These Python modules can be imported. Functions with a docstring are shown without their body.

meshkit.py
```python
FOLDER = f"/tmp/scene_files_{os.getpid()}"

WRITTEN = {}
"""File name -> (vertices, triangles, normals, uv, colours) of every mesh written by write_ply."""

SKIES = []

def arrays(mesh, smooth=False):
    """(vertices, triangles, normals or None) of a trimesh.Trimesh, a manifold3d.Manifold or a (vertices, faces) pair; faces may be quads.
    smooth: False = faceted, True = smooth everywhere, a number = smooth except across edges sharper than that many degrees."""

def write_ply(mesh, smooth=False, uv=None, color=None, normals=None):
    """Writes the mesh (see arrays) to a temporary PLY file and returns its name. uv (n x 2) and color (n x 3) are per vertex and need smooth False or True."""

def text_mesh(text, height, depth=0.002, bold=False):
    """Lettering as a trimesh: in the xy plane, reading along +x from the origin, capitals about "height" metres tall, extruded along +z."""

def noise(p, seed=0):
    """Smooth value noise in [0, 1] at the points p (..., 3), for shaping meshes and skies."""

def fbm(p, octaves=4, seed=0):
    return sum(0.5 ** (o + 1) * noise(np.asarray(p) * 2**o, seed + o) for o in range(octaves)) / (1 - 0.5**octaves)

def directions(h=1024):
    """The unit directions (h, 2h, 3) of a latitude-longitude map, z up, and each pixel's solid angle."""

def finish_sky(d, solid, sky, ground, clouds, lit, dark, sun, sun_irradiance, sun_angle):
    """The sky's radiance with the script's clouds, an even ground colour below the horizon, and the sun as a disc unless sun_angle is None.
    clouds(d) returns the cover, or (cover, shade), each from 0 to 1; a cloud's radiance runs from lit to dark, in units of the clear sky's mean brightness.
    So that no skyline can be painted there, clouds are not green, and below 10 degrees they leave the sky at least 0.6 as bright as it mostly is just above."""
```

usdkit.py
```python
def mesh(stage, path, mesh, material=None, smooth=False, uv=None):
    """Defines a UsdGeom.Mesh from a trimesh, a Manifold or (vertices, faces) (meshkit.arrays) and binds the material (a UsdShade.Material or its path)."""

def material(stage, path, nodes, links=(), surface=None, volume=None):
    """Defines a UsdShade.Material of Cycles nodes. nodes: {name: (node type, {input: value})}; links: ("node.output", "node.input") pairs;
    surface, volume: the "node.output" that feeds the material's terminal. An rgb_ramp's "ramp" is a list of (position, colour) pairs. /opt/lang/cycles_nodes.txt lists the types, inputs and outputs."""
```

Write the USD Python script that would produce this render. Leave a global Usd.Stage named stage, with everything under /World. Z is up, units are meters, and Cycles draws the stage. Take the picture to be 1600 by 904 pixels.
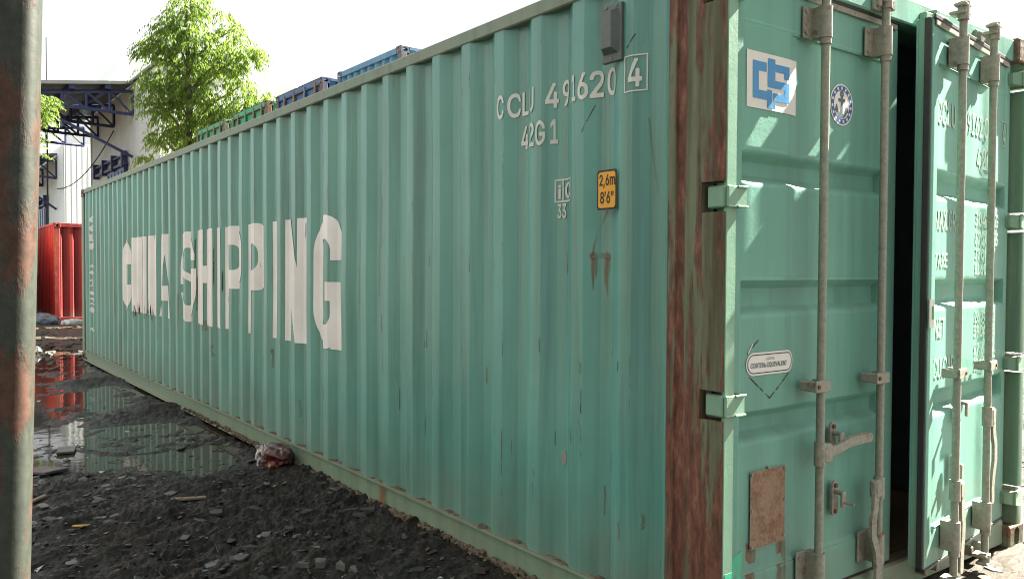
import math, random
import numpy as np, trimesh, manifold3d as m3
from shapely.geometry import Polygon, MultiPolygon, box as sbox, Point, LineString
from shapely import affinity, union_all
from pxr import Usd, UsdGeom, UsdLux, UsdShade, Gf, Sdf, Vt
import usdkit, meshkit

stage = Usd.Stage.CreateInMemory()
UsdGeom.SetStageUpAxis(stage, UsdGeom.Tokens.z)
UsdGeom.SetStageMetersPerUnit(stage, 1.0)
UsdGeom.Xform.Define(stage, '/World')
random.seed(7); rng = np.random.default_rng(7)
L = '/World/Looks/'

# ------------------------------------------------------------------ camera, sky, sun, exposure
EYE = np.array([-2.2453, -1.8190, 1.4190]); YAW, PITCH, ROLL, FPX = .640538, -.025007, .0047885, 1285.854
EXPOSURE = 3.36
cam = UsdGeom.Camera.Define(stage, '/World/camera')
fw = np.array([math.sin(YAW) * math.cos(PITCH), math.cos(YAW) * math.cos(PITCH), math.sin(PITCH)])
r0 = np.array([math.cos(YAW), -math.sin(YAW), 0]); u0 = np.cross(r0, fw)
cr = r0 * math.cos(ROLL) + u0 * math.sin(ROLL); cu = -r0 * math.sin(ROLL) + u0 * math.cos(ROLL)
M = np.eye(4); M[0, :3], M[1, :3], M[2, :3], M[3, :3] = cr, cu, -fw, EYE
cam.AddTransformOp().Set(Gf.Matrix4d(*M.ravel().tolist()))
cam.CreateHorizontalApertureAttr(36.0); cam.CreateVerticalApertureAttr(36.0 * 578 / 1024)
cam.CreateFocalLengthAttr(36.0 * FPX / 1600); cam.CreateClippingRangeAttr(Gf.Vec2f(.05, 2000))
cam.CreateExposureAttr(EXPOSURE)

SUN_AZ, SUN_EL = math.radians(6.0), math.radians(44)            # towards +x, a little towards -y
to_sun = np.array([math.cos(SUN_AZ) * math.cos(SUN_EL), -math.sin(SUN_AZ) * math.cos(SUN_EL), math.sin(SUN_EL)])
sun = UsdLux.DistantLight.Define(stage, '/World/sun')
sun.CreateIntensityAttr(1.2); sun.CreateAngleAttr(.6); sun.CreateColorAttr(Gf.Vec3f(1, .93, .80)); sun.CreateNormalizeAttr(True)
zax = to_sun; xax = np.cross([0, 0, 1], zax); xax /= np.linalg.norm(xax); yax = np.cross(zax, xax)
S = np.eye(4); S[0, :3], S[1, :3], S[2, :3] = xax, yax, zax
sun.AddTransformOp().Set(Gf.Matrix4d(*S.ravel().tolist()))

dome = UsdLux.DomeLight.Define(stage, '/World/sky')
sky_m = usdkit.material(stage, L + 'sky_look', {
    's': ('sky_texture', {'sky_type': 'single_scattering', 'sun_disc': False, 'sun_elevation': SUN_EL, 'sun_rotation': math.atan2(to_sun[0], to_sun[1]), 'aerosol_density': 3.0}),
    'tc': ('texture_coordinate', {}),
    'n': ('noise_texture', {'scale': 2.2, 'detail': 5, 'roughness': .55}),
    'r': ('rgb_ramp', {'ramp': [(.30, (.90, .90, .90)), (.62, (.99, .99, .99))]}),
    'mx': ('mix', {'color2': (2.45, 2.5, 2.45)}),
    'b': ('background_shader', {'strength': .05})},
    [('tc.generated', 'n.vector'), ('n.fac', 'r.fac'), ('r.color', 'mx.fac'), ('s.color', 'mx.color1'), ('mx.color', 'b.color')], surface='b.background')
UsdShade.MaterialBindingAPI.Apply(dome.GetPrim()).Bind(sky_m)
dome.GetPrim().SetCustomDataByKey('kind', 'structure')

# ------------------------------------------------------------------ scene helpers
used = {}
def path_for(name, parent):
    k = (parent, name); n = used.get(k, 0); used[k] = n + 1
    return f'{parent}/{name}' if n == 0 else f'{parent}/{name}_{n:03d}'
def keys(p, label=None, cat=None, group=None, kind=None):
    for k, v in (('label', label), ('category', cat), ('group', group), ('kind', kind)):
        if v: p.SetCustomDataByKey(k, v)
    return p
def thing(name, label, cat, loc=(0, 0, 0), rotz=0, group=None, tilt=None):
    p = path_for(name, '/World'); x = UsdGeom.Xform.Define(stage, p)
    x.AddTranslateOp().Set(Gf.Vec3d(*map(float, loc)))
    if rotz: x.AddRotateZOp().Set(float(rotz))
    if tilt: x.AddRotateXYZOp().Set(Gf.Vec3f(*tilt))
    keys(x.GetPrim(), label, cat, group); return p
def put(name, mesh, mat, parent='/World', smooth=False, label=None, kind=None, cat=None, group=None):
    if isinstance(mesh, list): mesh = cat_m(mesh)
    p = path_for(name, parent)
    m = usdkit.mesh(stage, p, mesh, mat, smooth=smooth)
    m.CreateDoubleSidedAttr(True)
    keys(m.GetPrim(), label, cat, group, kind); return p
def cat_m(ms):
    out, fs, o = [], [], 0
    for m in ms:
        if hasattr(m, 'to_mesh'): v, f, _ = meshkit.arrays(m)
        elif isinstance(m, tuple):
            v, f, _ = meshkit.arrays(m)
        else: v, f = np.array(m.vertices), np.array(m.faces)
        out.append(v); fs.append(f + o); o += len(v)
    return trimesh.Trimesh(np.vstack(out), np.vstack(fs), process=False)
def bx(x0, x1, y0, y1, z0, z1, c=.004):
    x0, x1 = sorted((x0, x1)); y0, y1 = sorted((y0, y1)); z0, z1 = sorted((z0, z1))
    c = min(c, (x1 - x0) * .3, (y1 - y0) * .3, (z1 - z0) * .3)
    P = []
    for x, sx in ((x0, 1), (x1, -1)):
        for y, sy in ((y0, 1), (y1, -1)):
            for z, sz in ((z0, 1), (z1, -1)):
                P += [(x, y + sy * c, z + sz * c), (x + sx * c, y, z + sz * c), (x + sx * c, y + sy * c, z)]
    return trimesh.convex.convex_hull(np.array(P))
def cyl(p0, p1, r, n=14, r1=None):
    p0, p1 = np.array(p0, float), np.array(p1, float); d = p1 - p0; d /= np.linalg.norm(d)
    a = np.cross(d, [0, 0, 1] if abs(d[2]) < .9 else [1, 0, 0]); a /= np.linalg.norm(a); b = np.cross(d, a)
    t = np.arange(n) * 2 * math.pi / n; ring = np.outer(np.cos(t), a) + np.outer(np.sin(t), b)
    r1 = r if r1 is None else r1
    v = np.vstack([p0 + ring * r, p1 + ring * r1, [p0], [p1]]); f = []
    for i in range(n):
        j = (i + 1) % n; f += [(i, j, n + j), (i, n + j, n + i), (2 * n, j, i), (2 * n + 1, n + i, n + j)]
    return trimesh.Trimesh(v, f, process=False)
def tube(pts, r, n=10):
    pts = np.array(pts, float); rs = np.broadcast_to(np.asarray(r, float), (len(pts),)); v, f = [], []
    T = np.gradient(pts, axis=0); T /= np.linalg.norm(T, axis=1)[:, None]
    a = np.cross(T[0], [0.3, .2, 1]); a /= np.linalg.norm(a); t = np.arange(n) * 2 * math.pi / n
    for i in range(len(pts)):
        a = a - T[i] * (a @ T[i]); a /= np.linalg.norm(a); b = np.cross(T[i], a)
        v.append(pts[i] + (np.outer(np.cos(t), a) + np.outer(np.sin(t), b)) * rs[i])
        if i:
            for k in range(n):
                j = (k + 1) % n; o = (i - 1) * n; f += [(o + k, o + j, o + n + j), (o + k, o + n + j, o + n + k)]
    m = len(pts) * n; v = np.vstack(v + [pts[:1], pts[-1:]])
    for k in range(n):
        j = (k + 1) % n; f += [(m, j, k), (m + 1, m - n + k, m - n + j)]
    return trimesh.Trimesh(v, f, process=False)
def prism(poly, z0, z1):                                           # polygon in xy, extruded in z
    m = trimesh.creation.extrude_polygon(poly, z1 - z0, engine='earcut'); m.apply_translation((0, 0, z0)); return m
def man(m):
    m = trimesh.Trimesh(m.vertices, m.faces, process=True); m.merge_vertices()
    return m3.Manifold(m3.Mesh(np.asarray(m.vertices, np.float32), np.asarray(m.faces, np.uint32)))
def grid(P):                                                       # (a, b, 3) points to a sheet
    a, b = P.shape[:2]; i = np.arange(a * b).reshape(a, b)
    q = np.stack([i[:-1, :-1], i[1:, :-1], i[1:, 1:], i[:-1, 1:]], -1).reshape(-1, 4)
    return (P.reshape(-1, 3), q)
def polys(g):
    return [p for p in getattr(g, 'geoms', [g]) if p.geom_type == 'Polygon' and p.area > 1e-7]
def text_poly(s, h, sx=1.0, bold=True):
    m = meshkit.text_mesh(s, h, bold=bold); m = m if m.face_normals is not None else m
    tri = m.triangles[m.face_normals[:, 2] > .5][:, :, :2]
    g = union_all([Polygon(t) for t in tri]).buffer(1e-5)
    return affinity.scale(g, sx, 1, origin=(0, 0))
def conform(g, ub, vb, fn):
    """A flat drawing (u, v), cut along the folds of what it is painted on and laid over it; fn(u, v) gives the points."""
    vs, fs, o = [], [], 0
    u0, v0, u1, v1 = g.bounds
    ub = sorted({u0 - .01, *[x for x in ub if u0 < x < u1], u1 + .01}); vb = sorted({v0 - .01, *[x for x in vb if v0 < x < v1], v1 + .01})
    for a, b in zip(ub[:-1], ub[1:]):
        for c, d in zip(vb[:-1], vb[1:]):
            for p in polys(g.intersection(sbox(a, c, b, d))):
                v, f = trimesh.creation.triangulate_polygon(p, engine='earcut')
                if len(f) == 0: continue
                vs.append(fn(np.array(v)[:, 0], np.array(v)[:, 1])); fs.append(np.array(f) + o); o += len(v)
    return (np.vstack(vs), np.vstack(fs))

# ------------------------------------------------------------------ materials
def mul(links, *a): links += a
def paint(name, base, base2, rust=.62, streak=.35, dust=(.20, .17, .12), dirt_z=.35, rough=.5, spec=.35, ledge=.9, edges=False, scratch=.70, chalk=.2):
    """Weathered container paint: faded patches, vertical streaks, rust spots and scratches, dust on ledges and splashed mud low down."""
    n = {'g': ('geometry', {}),
         'm1': ('mapping', {'scale': (.9, .9, .6)}), 'n1': ('noise_texture', {'scale': 1.6, 'detail': 4, 'roughness': .6}),
         'r1': ('rgb_ramp', {'ramp': [(.35, base), (.68, base2)]}),
         'm2': ('mapping', {'scale': (9, 9, .35)}), 'n2': ('noise_texture', {'scale': 1.0, 'detail': 5, 'roughness': .62}),
         'r2': ('rgb_ramp', {'ramp': [(.33, (1 - streak, 1 - streak, 1 - streak * .95)), (.52, (1, 1, 1)), (.75, (1 + chalk * .5, 1 + chalk * .5, 1 + chalk * .5))]}),
         'c1': ('mix', {'mix_type': 'multiply', 'fac': 1.0}),
         'm3': ('mapping', {'scale': (70, 70, 2.6)}), 'n3': ('noise_texture', {'scale': 1.0, 'detail': 3, 'roughness': .55}),
         'r3': ('rgb_ramp', {'ramp': [(scratch, (0, 0, 0)), (scratch + .03, (1, 1, 1))]}),
         'n3b': ('noise_texture', {'scale': 1.7, 'detail': 2}), 'r3b': ('rgb_ramp', {'ramp': [(.42, (0, 0, 0)), (.6, (1, 1, 1))]}),
         's3': ('math', {'math_type': 'multiply'}),
         'c2': ('mix', {'color2': (.055, .035, .026)}),
         'm4': ('mapping', {'scale': (16, 16, 9)}), 'n4': ('noise_texture', {'scale': 1.0, 'detail': 6, 'roughness': .7}),
         'r4': ('rgb_ramp', {'ramp': [(rust, (0, 0, 0)), (rust + .035, (1, 1, 1))]}),
         'nr': ('noise_texture', {'scale': 60, 'detail': 3}), 'rr': ('rgb_ramp', {'ramp': [(.3, (.10, .040, .022)), (.7, (.22, .085, .045))]}),
         'c3': ('mix', {}),
         'sx': ('separate_xyz', {}), 'sn': ('separate_xyz', {}),
         'zr': ('map_range', {'from_min': .02, 'from_max': dirt_z + .02, 'to_min': .85, 'to_max': 0.0, 'clamp': True}),
         'nd': ('noise_texture', {'scale': 7, 'detail': 4}), 'zm': ('math', {'math_type': 'multiply'}), 
         'up': ('map_range', {'from_min': .45, 'from_max': .9, 'to_min': 0, 'to_max': ledge, 'clamp': True}),
         'dm': ('math', {'math_type': 'maximum'}),
         'c4': ('mix', {'color2': dust}),
         'bn': ('noise_texture', {'scale': 130, 'detail': 3}), 'bm': ('noise_texture', {'scale': 5, 'detail': 3}), 'ba': ('math', {'math_type': 'multiply_add', 'value2': 5.0}),
         'bp': ('bump', {'strength': .14, 'distance': .004}),
         'rg': ('map_range', {'from_min': .3, 'from_max': .7, 'to_min': rough - .06, 'to_max': rough + .09}),
         'p': ('principled_bsdf', {'specular_ior_level': spec})}
    l = [('g.position', 'm1.vector'), ('m1.vector', 'n1.vector'), ('n1.fac', 'r1.fac'), ('g.position', 'm2.vector'), ('m2.vector', 'n2.vector'), ('n2.fac', 'r2.fac'),
         ('r1.color', 'c1.color1'), ('r2.color', 'c1.color2'),
         ('g.position', 'm3.vector'), ('m3.vector', 'n3.vector'), ('n3.fac', 'r3.fac'), ('g.position', 'n3b.vector'), ('n3b.fac', 'r3b.fac'), ('r3.color', 's3.value1'), ('r3b.color', 's3.value2'),
         ('c1.color', 'c2.color1'), ('g.position', 'm4.vector'), ('m4.vector', 'n4.vector'), ('n4.fac', 'r4.fac'), ('g.position', 'nr.vector'), ('nr.fac', 'rr.fac'),
         ('c2.color', 'c3.color1'), ('rr.color', 'c3.color2'), ('r4.color', 'c3.fac'),
         ('g.position', 'sx.vector'), ('g.normal', 'sn.vector'), ('sx.z', 'zr.value'), ('g.position', 'nd.vector'), ('nd.fac', 'zm.value1'), ('zr.result', 'zm.value2'),
         ('sn.z', 'up.value'), ('up.result', 'dm.value1'), ('zm.value', 'dm.value2'), ('c3.color', 'c4.color1'), ('dm.value', 'c4.fac'),
         ('c4.color', 'p.base_color'), ('g.position', 'bn.vector'), ('g.position', 'bm.vector'), ('bm.fac', 'ba.value1'), ('bn.fac', 'ba.value3'), ('ba.value', 'bp.height'), ('bp.normal', 'p.normal'),
         ('n2.fac', 'rg.value'), ('rg.result', 'p.roughness')]
    if edges:     # worn folds of the corrugated side: scratches gather where the outer flats bend
        n.update({'fy': ('math', {'math_type': 'multiply_add', 'value2': 1 / .279, 'value3': -.446 / .279}), 'fr': ('math', {'math_type': 'fraction'}),
                  'pp': ('math', {'math_type': 'subtract', 'value2': .125}), 'pa': ('math', {'math_type': 'absolute'}),
                  'ps': ('math', {'math_type': 'subtract', 'value2': .125}), 'pb': ('math', {'math_type': 'absolute'}),
                  'pm': ('map_range', {'from_min': .008, 'from_max': .04, 'to_min': 1, 'to_max': 0, 'clamp': True}),
                  'm5': ('mapping', {'scale': (5, 5, 1.9)}), 'n5': ('noise_texture', {'scale': 1.0, 'detail': 5, 'roughness': .75}),
                  'r5': ('rgb_ramp', {'ramp': [(.585, (0, 0, 0)), (.64, (1, 1, 1))]}), 'e5': ('math', {'math_type': 'multiply'}), 'em': ('math', {'math_type': 'maximum'})})
        l += [('sx.y', 'fy.value1'), ('fy.value', 'fr.value1'), ('fr.value', 'pp.value1'), ('pp.value', 'pa.value1'), ('pa.value', 'ps.value1'), ('ps.value', 'pb.value1'), ('pb.value', 'pm.value'),
              ('g.position', 'm5.vector'), ('m5.vector', 'n5.vector'), ('n5.fac', 'r5.fac'), ('r5.color', 'e5.value1'), ('pm.result', 'e5.value2'), ('e5.value', 'em.value1'), ('s3.value', 'em.value2'), ('em.value', 'c2.fac')]
    else:
        l += [('s3.value', 'c2.fac')]
    return usdkit.material(stage, L + name, n, l, surface='p.BSDF')
def plain(name, color, rough=.5, metal=0, var=.25, scale=12, bump=.15, spec=.4, bscale=60, stretch=(1, 1, 1), extra=None):
    c = np.array(color)
    n = {'g': ('geometry', {}), 'm': ('mapping', {'scale': stretch}), 'n': ('noise_texture', {'scale': scale, 'detail': 6, 'roughness': .65}),
         'r': ('rgb_ramp', {'ramp': [(.3, tuple(c * (1 - var))), (.7, tuple(c * (1 + var)))]}),
         'b': ('noise_texture', {'scale': bscale, 'detail': 4}), 'bp': ('bump', {'strength': bump, 'distance': .006}),
         'p': ('principled_bsdf', {'roughness': rough, 'metallic': metal, 'specular_ior_level': spec, **(extra or {})})}
    return usdkit.material(stage, L + name, n, [('g.position', 'm.vector'), ('m.vector', 'n.vector'), ('n.fac', 'r.fac'), ('r.color', 'p.base_color'), ('g.position', 'b.vector'), ('b.fac', 'bp.height'), ('bp.normal', 'p.normal')], surface='p.BSDF')
def two_tone(name, a, b, lo, hi, scale, stretch, rough=.7, bump=.5, a2=None, b2=None, fine=50, bdist=.004, spec=.3):
    """Patches of b (rust) over a (paint), each with its own fine grain."""
    a, b = np.array(a), np.array(b)
    n = {'g': ('geometry', {}), 'm': ('mapping', {'scale': stretch}), 'n': ('noise_texture', {'scale': scale, 'detail': 8, 'roughness': .66}),
         'r': ('rgb_ramp', {'ramp': [(lo, (0, 0, 0)), (hi, (1, 1, 1))]}),
         'f': ('noise_texture', {'scale': fine, 'detail': 6, 'roughness': .7}),
         'ra': ('rgb_ramp', {'ramp': [(.3, tuple(a * .75)), (.7, tuple(a2 if a2 is not None else a * 1.2))]}),
         'rb': ('rgb_ramp', {'ramp': [(.3, tuple(b * .55)), (.5, tuple(b)), (.72, tuple(b2 if b2 is not None else b * 1.5))]}),
         'mx': ('mix', {}), 'h': ('math', {'math_type': 'multiply_add', 'value2': .8}), 'bp': ('bump', {'strength': bump, 'distance': bdist}),
         'p': ('principled_bsdf', {'roughness': rough, 'specular_ior_level': spec})}
    l = [('g.position', 'm.vector'), ('m.vector', 'n.vector'), ('n.fac', 'r.fac'), ('g.position', 'f.vector'), ('f.fac', 'ra.fac'), ('f.fac', 'rb.fac'),
         ('r.color', 'mx.fac'), ('ra.color', 'mx.color1'), ('rb.color', 'mx.color2'), ('mx.color', 'p.base_color'), ('r.color', 'h.value1'), ('f.fac', 'h.value3'), ('h.value', 'bp.height'), ('bp.normal', 'p.normal')]
    return usdkit.material(stage, L + name, n, l, surface='p.BSDF')
def print_on(name, color, under, lo=.62, hi=.66, scale=26, stretch=(1, 1, .5), rough=.5):
    """Printed or stencilled paint, flaked through to the paint beneath."""
    n = {'g': ('geometry', {}), 'm': ('mapping', {'scale': stretch}), 'n': ('noise_texture', {'scale': scale, 'detail': 6, 'roughness': .7}), 'r': ('rgb_ramp', {'ramp': [(lo, (0, 0, 0)), (hi, (1, 1, 1))]}),
         'k': ('noise_texture', {'scale': 2.5, 'detail': 4}), 'kr': ('rgb_ramp', {'ramp': [(.3, tuple(np.array(color) * .82)), (.65, tuple(color))]}),
         'mx': ('mix', {'color2': under}), 'p': ('principled_bsdf', {'roughness': rough, 'specular_ior_level': .3})}
    return usdkit.material(stage, L + name, n, [('g.position', 'm.vector'), ('m.vector', 'n.vector'), ('n.fac', 'r.fac'), ('r.color', 'mx.fac'), ('g.position', 'k.vector'), ('k.fac', 'kr.fac'), ('kr.color', 'mx.color1'), ('mx.color', 'p.base_color')], surface='p.BSDF')
def stain(name, color, lo=.40, hi=.62, scale=14, stretch=(1, 1, .12), dens=1.0):
    """Rust run or scrape: a colour over the paint, broken up by see-through gaps."""
    n = {'g': ('geometry', {}), 'm': ('mapping', {'scale': stretch}), 'n': ('noise_texture', {'scale': scale, 'detail': 6, 'roughness': .7}), 'r': ('rgb_ramp', {'ramp': [(lo, (0, 0, 0)), (hi, (dens,) * 3)]}),
         'p': ('principled_bsdf', {'base_color': color, 'roughness': .8, 'specular_ior_level': .2}), 't': ('transparent_bsdf', {}), 'x': ('mix_closure', {})}
    return usdkit.material(stage, L + name, n, [('g.position', 'm.vector'), ('m.vector', 'n.vector'), ('n.fac', 'r.fac'), ('r.color', 'x.fac'), ('t.BSDF', 'x.closure1'), ('p.BSDF', 'x.closure2')], surface='x.closure')

TEAL, TEAL2 = (.064, .236, .198), (.098, .295, .250)
m_side = paint('side_paint', TEAL, TEAL2, edges=True, rust=.725, rough=.33, spec=.8, streak=.36, scratch=.725, chalk=.25, dirt_z=.55)
m_door = paint('door_paint', (.120, .300, .238), (.150, .35, .282), rust=.745, streak=.20, scratch=.765, chalk=.15, dirt_z=.5, rough=.58, spec=.3, ledge=.2)
m_rail = paint('rail_paint', (.19, .225, .165), (.155, .235, .18), rust=.665, streak=.3, dirt_z=.25)
m_brail = paint('bottom_rail_paint', (.13, .25, .175), (.16, .275, .19), rust=.71, streak=.3, dirt_z=.3)
m_post = usdkit.material(stage, L + 'post_paint', {
    'g': ('geometry', {}), 'm': ('mapping', {'scale': (26, 17, 1.9)}), 'n': ('noise_texture', {'scale': 1, 'detail': 8, 'roughness': .68}), 's': ('separate_xyz', {}),
    'zr': ('rgb_ramp', {'ramp': [(0, (.19,) * 3), (.25, (.18,) * 3), (.40, (.12,) * 3), (.55, (.085,) * 3), (.8, (.08,) * 3), (1, (.13,) * 3)]}), 'zn': ('map_range', {'from_min': 0, 'from_max': 2.6}),
    'yn': ('map_range', {'from_min': 0, 'from_max': .26}), 'yr': ('rgb_ramp', {'ramp': [(0, (.05,) * 3), (.10, (.0,) * 3), (.55, (.0,) * 3), (.70, (.13,) * 3), (.80, (.15,) * 3), (.86, (.02,) * 3), (1, (0,) * 3)]}),
    'a1': ('math', {'math_type': 'add'}), 'a2': ('math', {'math_type': 'add'}), 'r': ('rgb_ramp', {'ramp': [(.595, (0, 0, 0)), (.665, (1, 1, 1))]}),
    'mf': ('mapping', {'scale': (52, 34, 9.5)}), 'f': ('noise_texture', {'scale': 1, 'detail': 8, 'roughness': .72}), 'ra': ('rgb_ramp', {'ramp': [(.3, (.125, .150, .092)), (.7, (.165, .195, .125))]}),
    'rb': ('rgb_ramp', {'ramp': [(.32, (.050, .027, .021)), (.47, (.120, .052, .036)), (.56, (.175, .075, .048)), (.68, (.25, .155, .115))]}),
    'm2': ('mapping', {'scale': (9, 9, .5)}), 'n2': ('noise_texture', {'scale': 2, 'detail': 5}), 'r2': ('rgb_ramp', {'ramp': [(.35, (.50, .40, .34)), (.62, (1, 1, 1))]}), 'dk': ('mix', {'mix_type': 'multiply', 'fac': 1.0}),
    'mx': ('mix', {}), 'h': ('math', {'math_type': 'multiply_add', 'value2': .8}), 'bp': ('bump', {'strength': .6, 'distance': .004}), 'p': ('principled_bsdf', {'roughness': .7, 'specular_ior_level': .3})},
    [('g.position', 'm.vector'), ('m.vector', 'n.vector'), ('g.position', 's.vector'), ('s.z', 'zn.value'), ('zn.result', 'zr.fac'), ('s.y', 'yn.value'), ('yn.result', 'yr.fac'), ('n.fac', 'a1.value1'), ('zr.color', 'a1.value2'), ('a1.value', 'a2.value1'), ('yr.color', 'a2.value2'), ('a2.value', 'r.fac'),
     ('g.position', 'mf.vector'), ('mf.vector', 'f.vector'), ('f.fac', 'ra.fac'), ('f.fac', 'rb.fac'), ('g.position', 'm2.vector'), ('m2.vector', 'n2.vector'), ('n2.fac', 'r2.fac'), ('ra.color', 'dk.color1'), ('r2.color', 'dk.color2'), ('r.color', 'mx.fac'), ('dk.color', 'mx.color1'), ('rb.color', 'mx.color2'), ('mx.color', 'p.base_color'),
     ('r.color', 'h.value1'), ('f.fac', 'h.value3'), ('h.value', 'bp.height'), ('bp.normal', 'p.normal')], surface='p.BSDF')
m_postend = paint('post_end_paint', (.16, .31, .22), (.2, .36, .26), rust=.68, streak=.15)
m_cast = two_tone('casting_rust', (.13, .15, .10), (.12, .07, .045), .40, .52, 9, (1, 1, 1), bump=.8)
m_bar = two_tone('galvanised_bar', (.20, .215, .168), (.11, .08, .055), .63, .75, 5, (3, 3, .5), a2=(.26, .27, .215), rough=.5, bump=.12, spec=.4)
m_hard = two_tone('worn_zinc', (.205, .21, .165), (.13, .08, .055), .56, .68, 16, (1, 1, 1), a2=(.28, .28, .23), rough=.55, bump=.2, spec=.4)
m_rustbolt = plain('rusty_bolt', (.13, .055, .035), .8, var=.4, scale=60)
m_rubber = plain('black_rubber', (.022, .022, .022), .55, var=.3)
m_inside = plain('bare_interior', (.06, .075, .095), .6, var=.15)
m_floor = plain('plywood_floor', (.13, .085, .05), .7, var=.3, stretch=(14, 1, 1))
m_white = print_on('white_lettering', (.62, .64, .60), (.125, .26, .20), .68, .72)
m_dwhite = print_on('faded_door_lettering', (.28, .40, .335), (.12, .29, .22), .58, .76, scale=40)
m_big = print_on('white_company_lettering', (.82, .80, .78), (.11, .16, .13), .665, .69, scale=9, stretch=(1, 2.4, .45))
m_decal = print_on('white_sticker', (.70, .70, .66), (.5, .5, .46), .7, .9)
m_blue = plain('logo_blue', (.035, .22, .46), .45, var=.08)
m_navy = plain('emblem_blue', (.03, .09, .26), .45, var=.15)
m_emgrey = plain('emblem_grey', (.07, .11, .13), .5, var=.15)
m_yellow = print_on('yellow_sticker', (.72, .36, .035), (.4, .2, .03), .72, .8)
m_black = plain('black_print', (.012, .014, .014), .5, var=.2)
m_ventm = plain('vent_grey', (.105, .125, .12), .55, var=.15)
m_fresh = paint('fresh_touch_up_paint', (.045, .40, .235), (.05, .43, .255), rust=.8, streak=.05, dirt_z=.01)
m_plate = two_tone('rusty_plate', (.26, .175, .115), (.19, .11, .065), .45, .6, 16, (1, 1, 1), bump=.3, fine=70)
m_run = stain('rust_run', (.17, .062, .026), .34, .72, dens=.85)
m_runsoft = stain('brown_drip', (.17, .10, .065), .36, .85, dens=.6)
m_scr = stain('dark_scrape', (.05, .032, .026), .38, .5, scale=40, stretch=(1, 1, .25))
m_bare = stain('bare_patch', (.30, .27, .25), .35, .5, scale=25, stretch=(1, 1, 1))
m_dust = plain('dry_dirt', (.115, .09, .065), .95, var=.4, scale=30, bump=.5)

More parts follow.
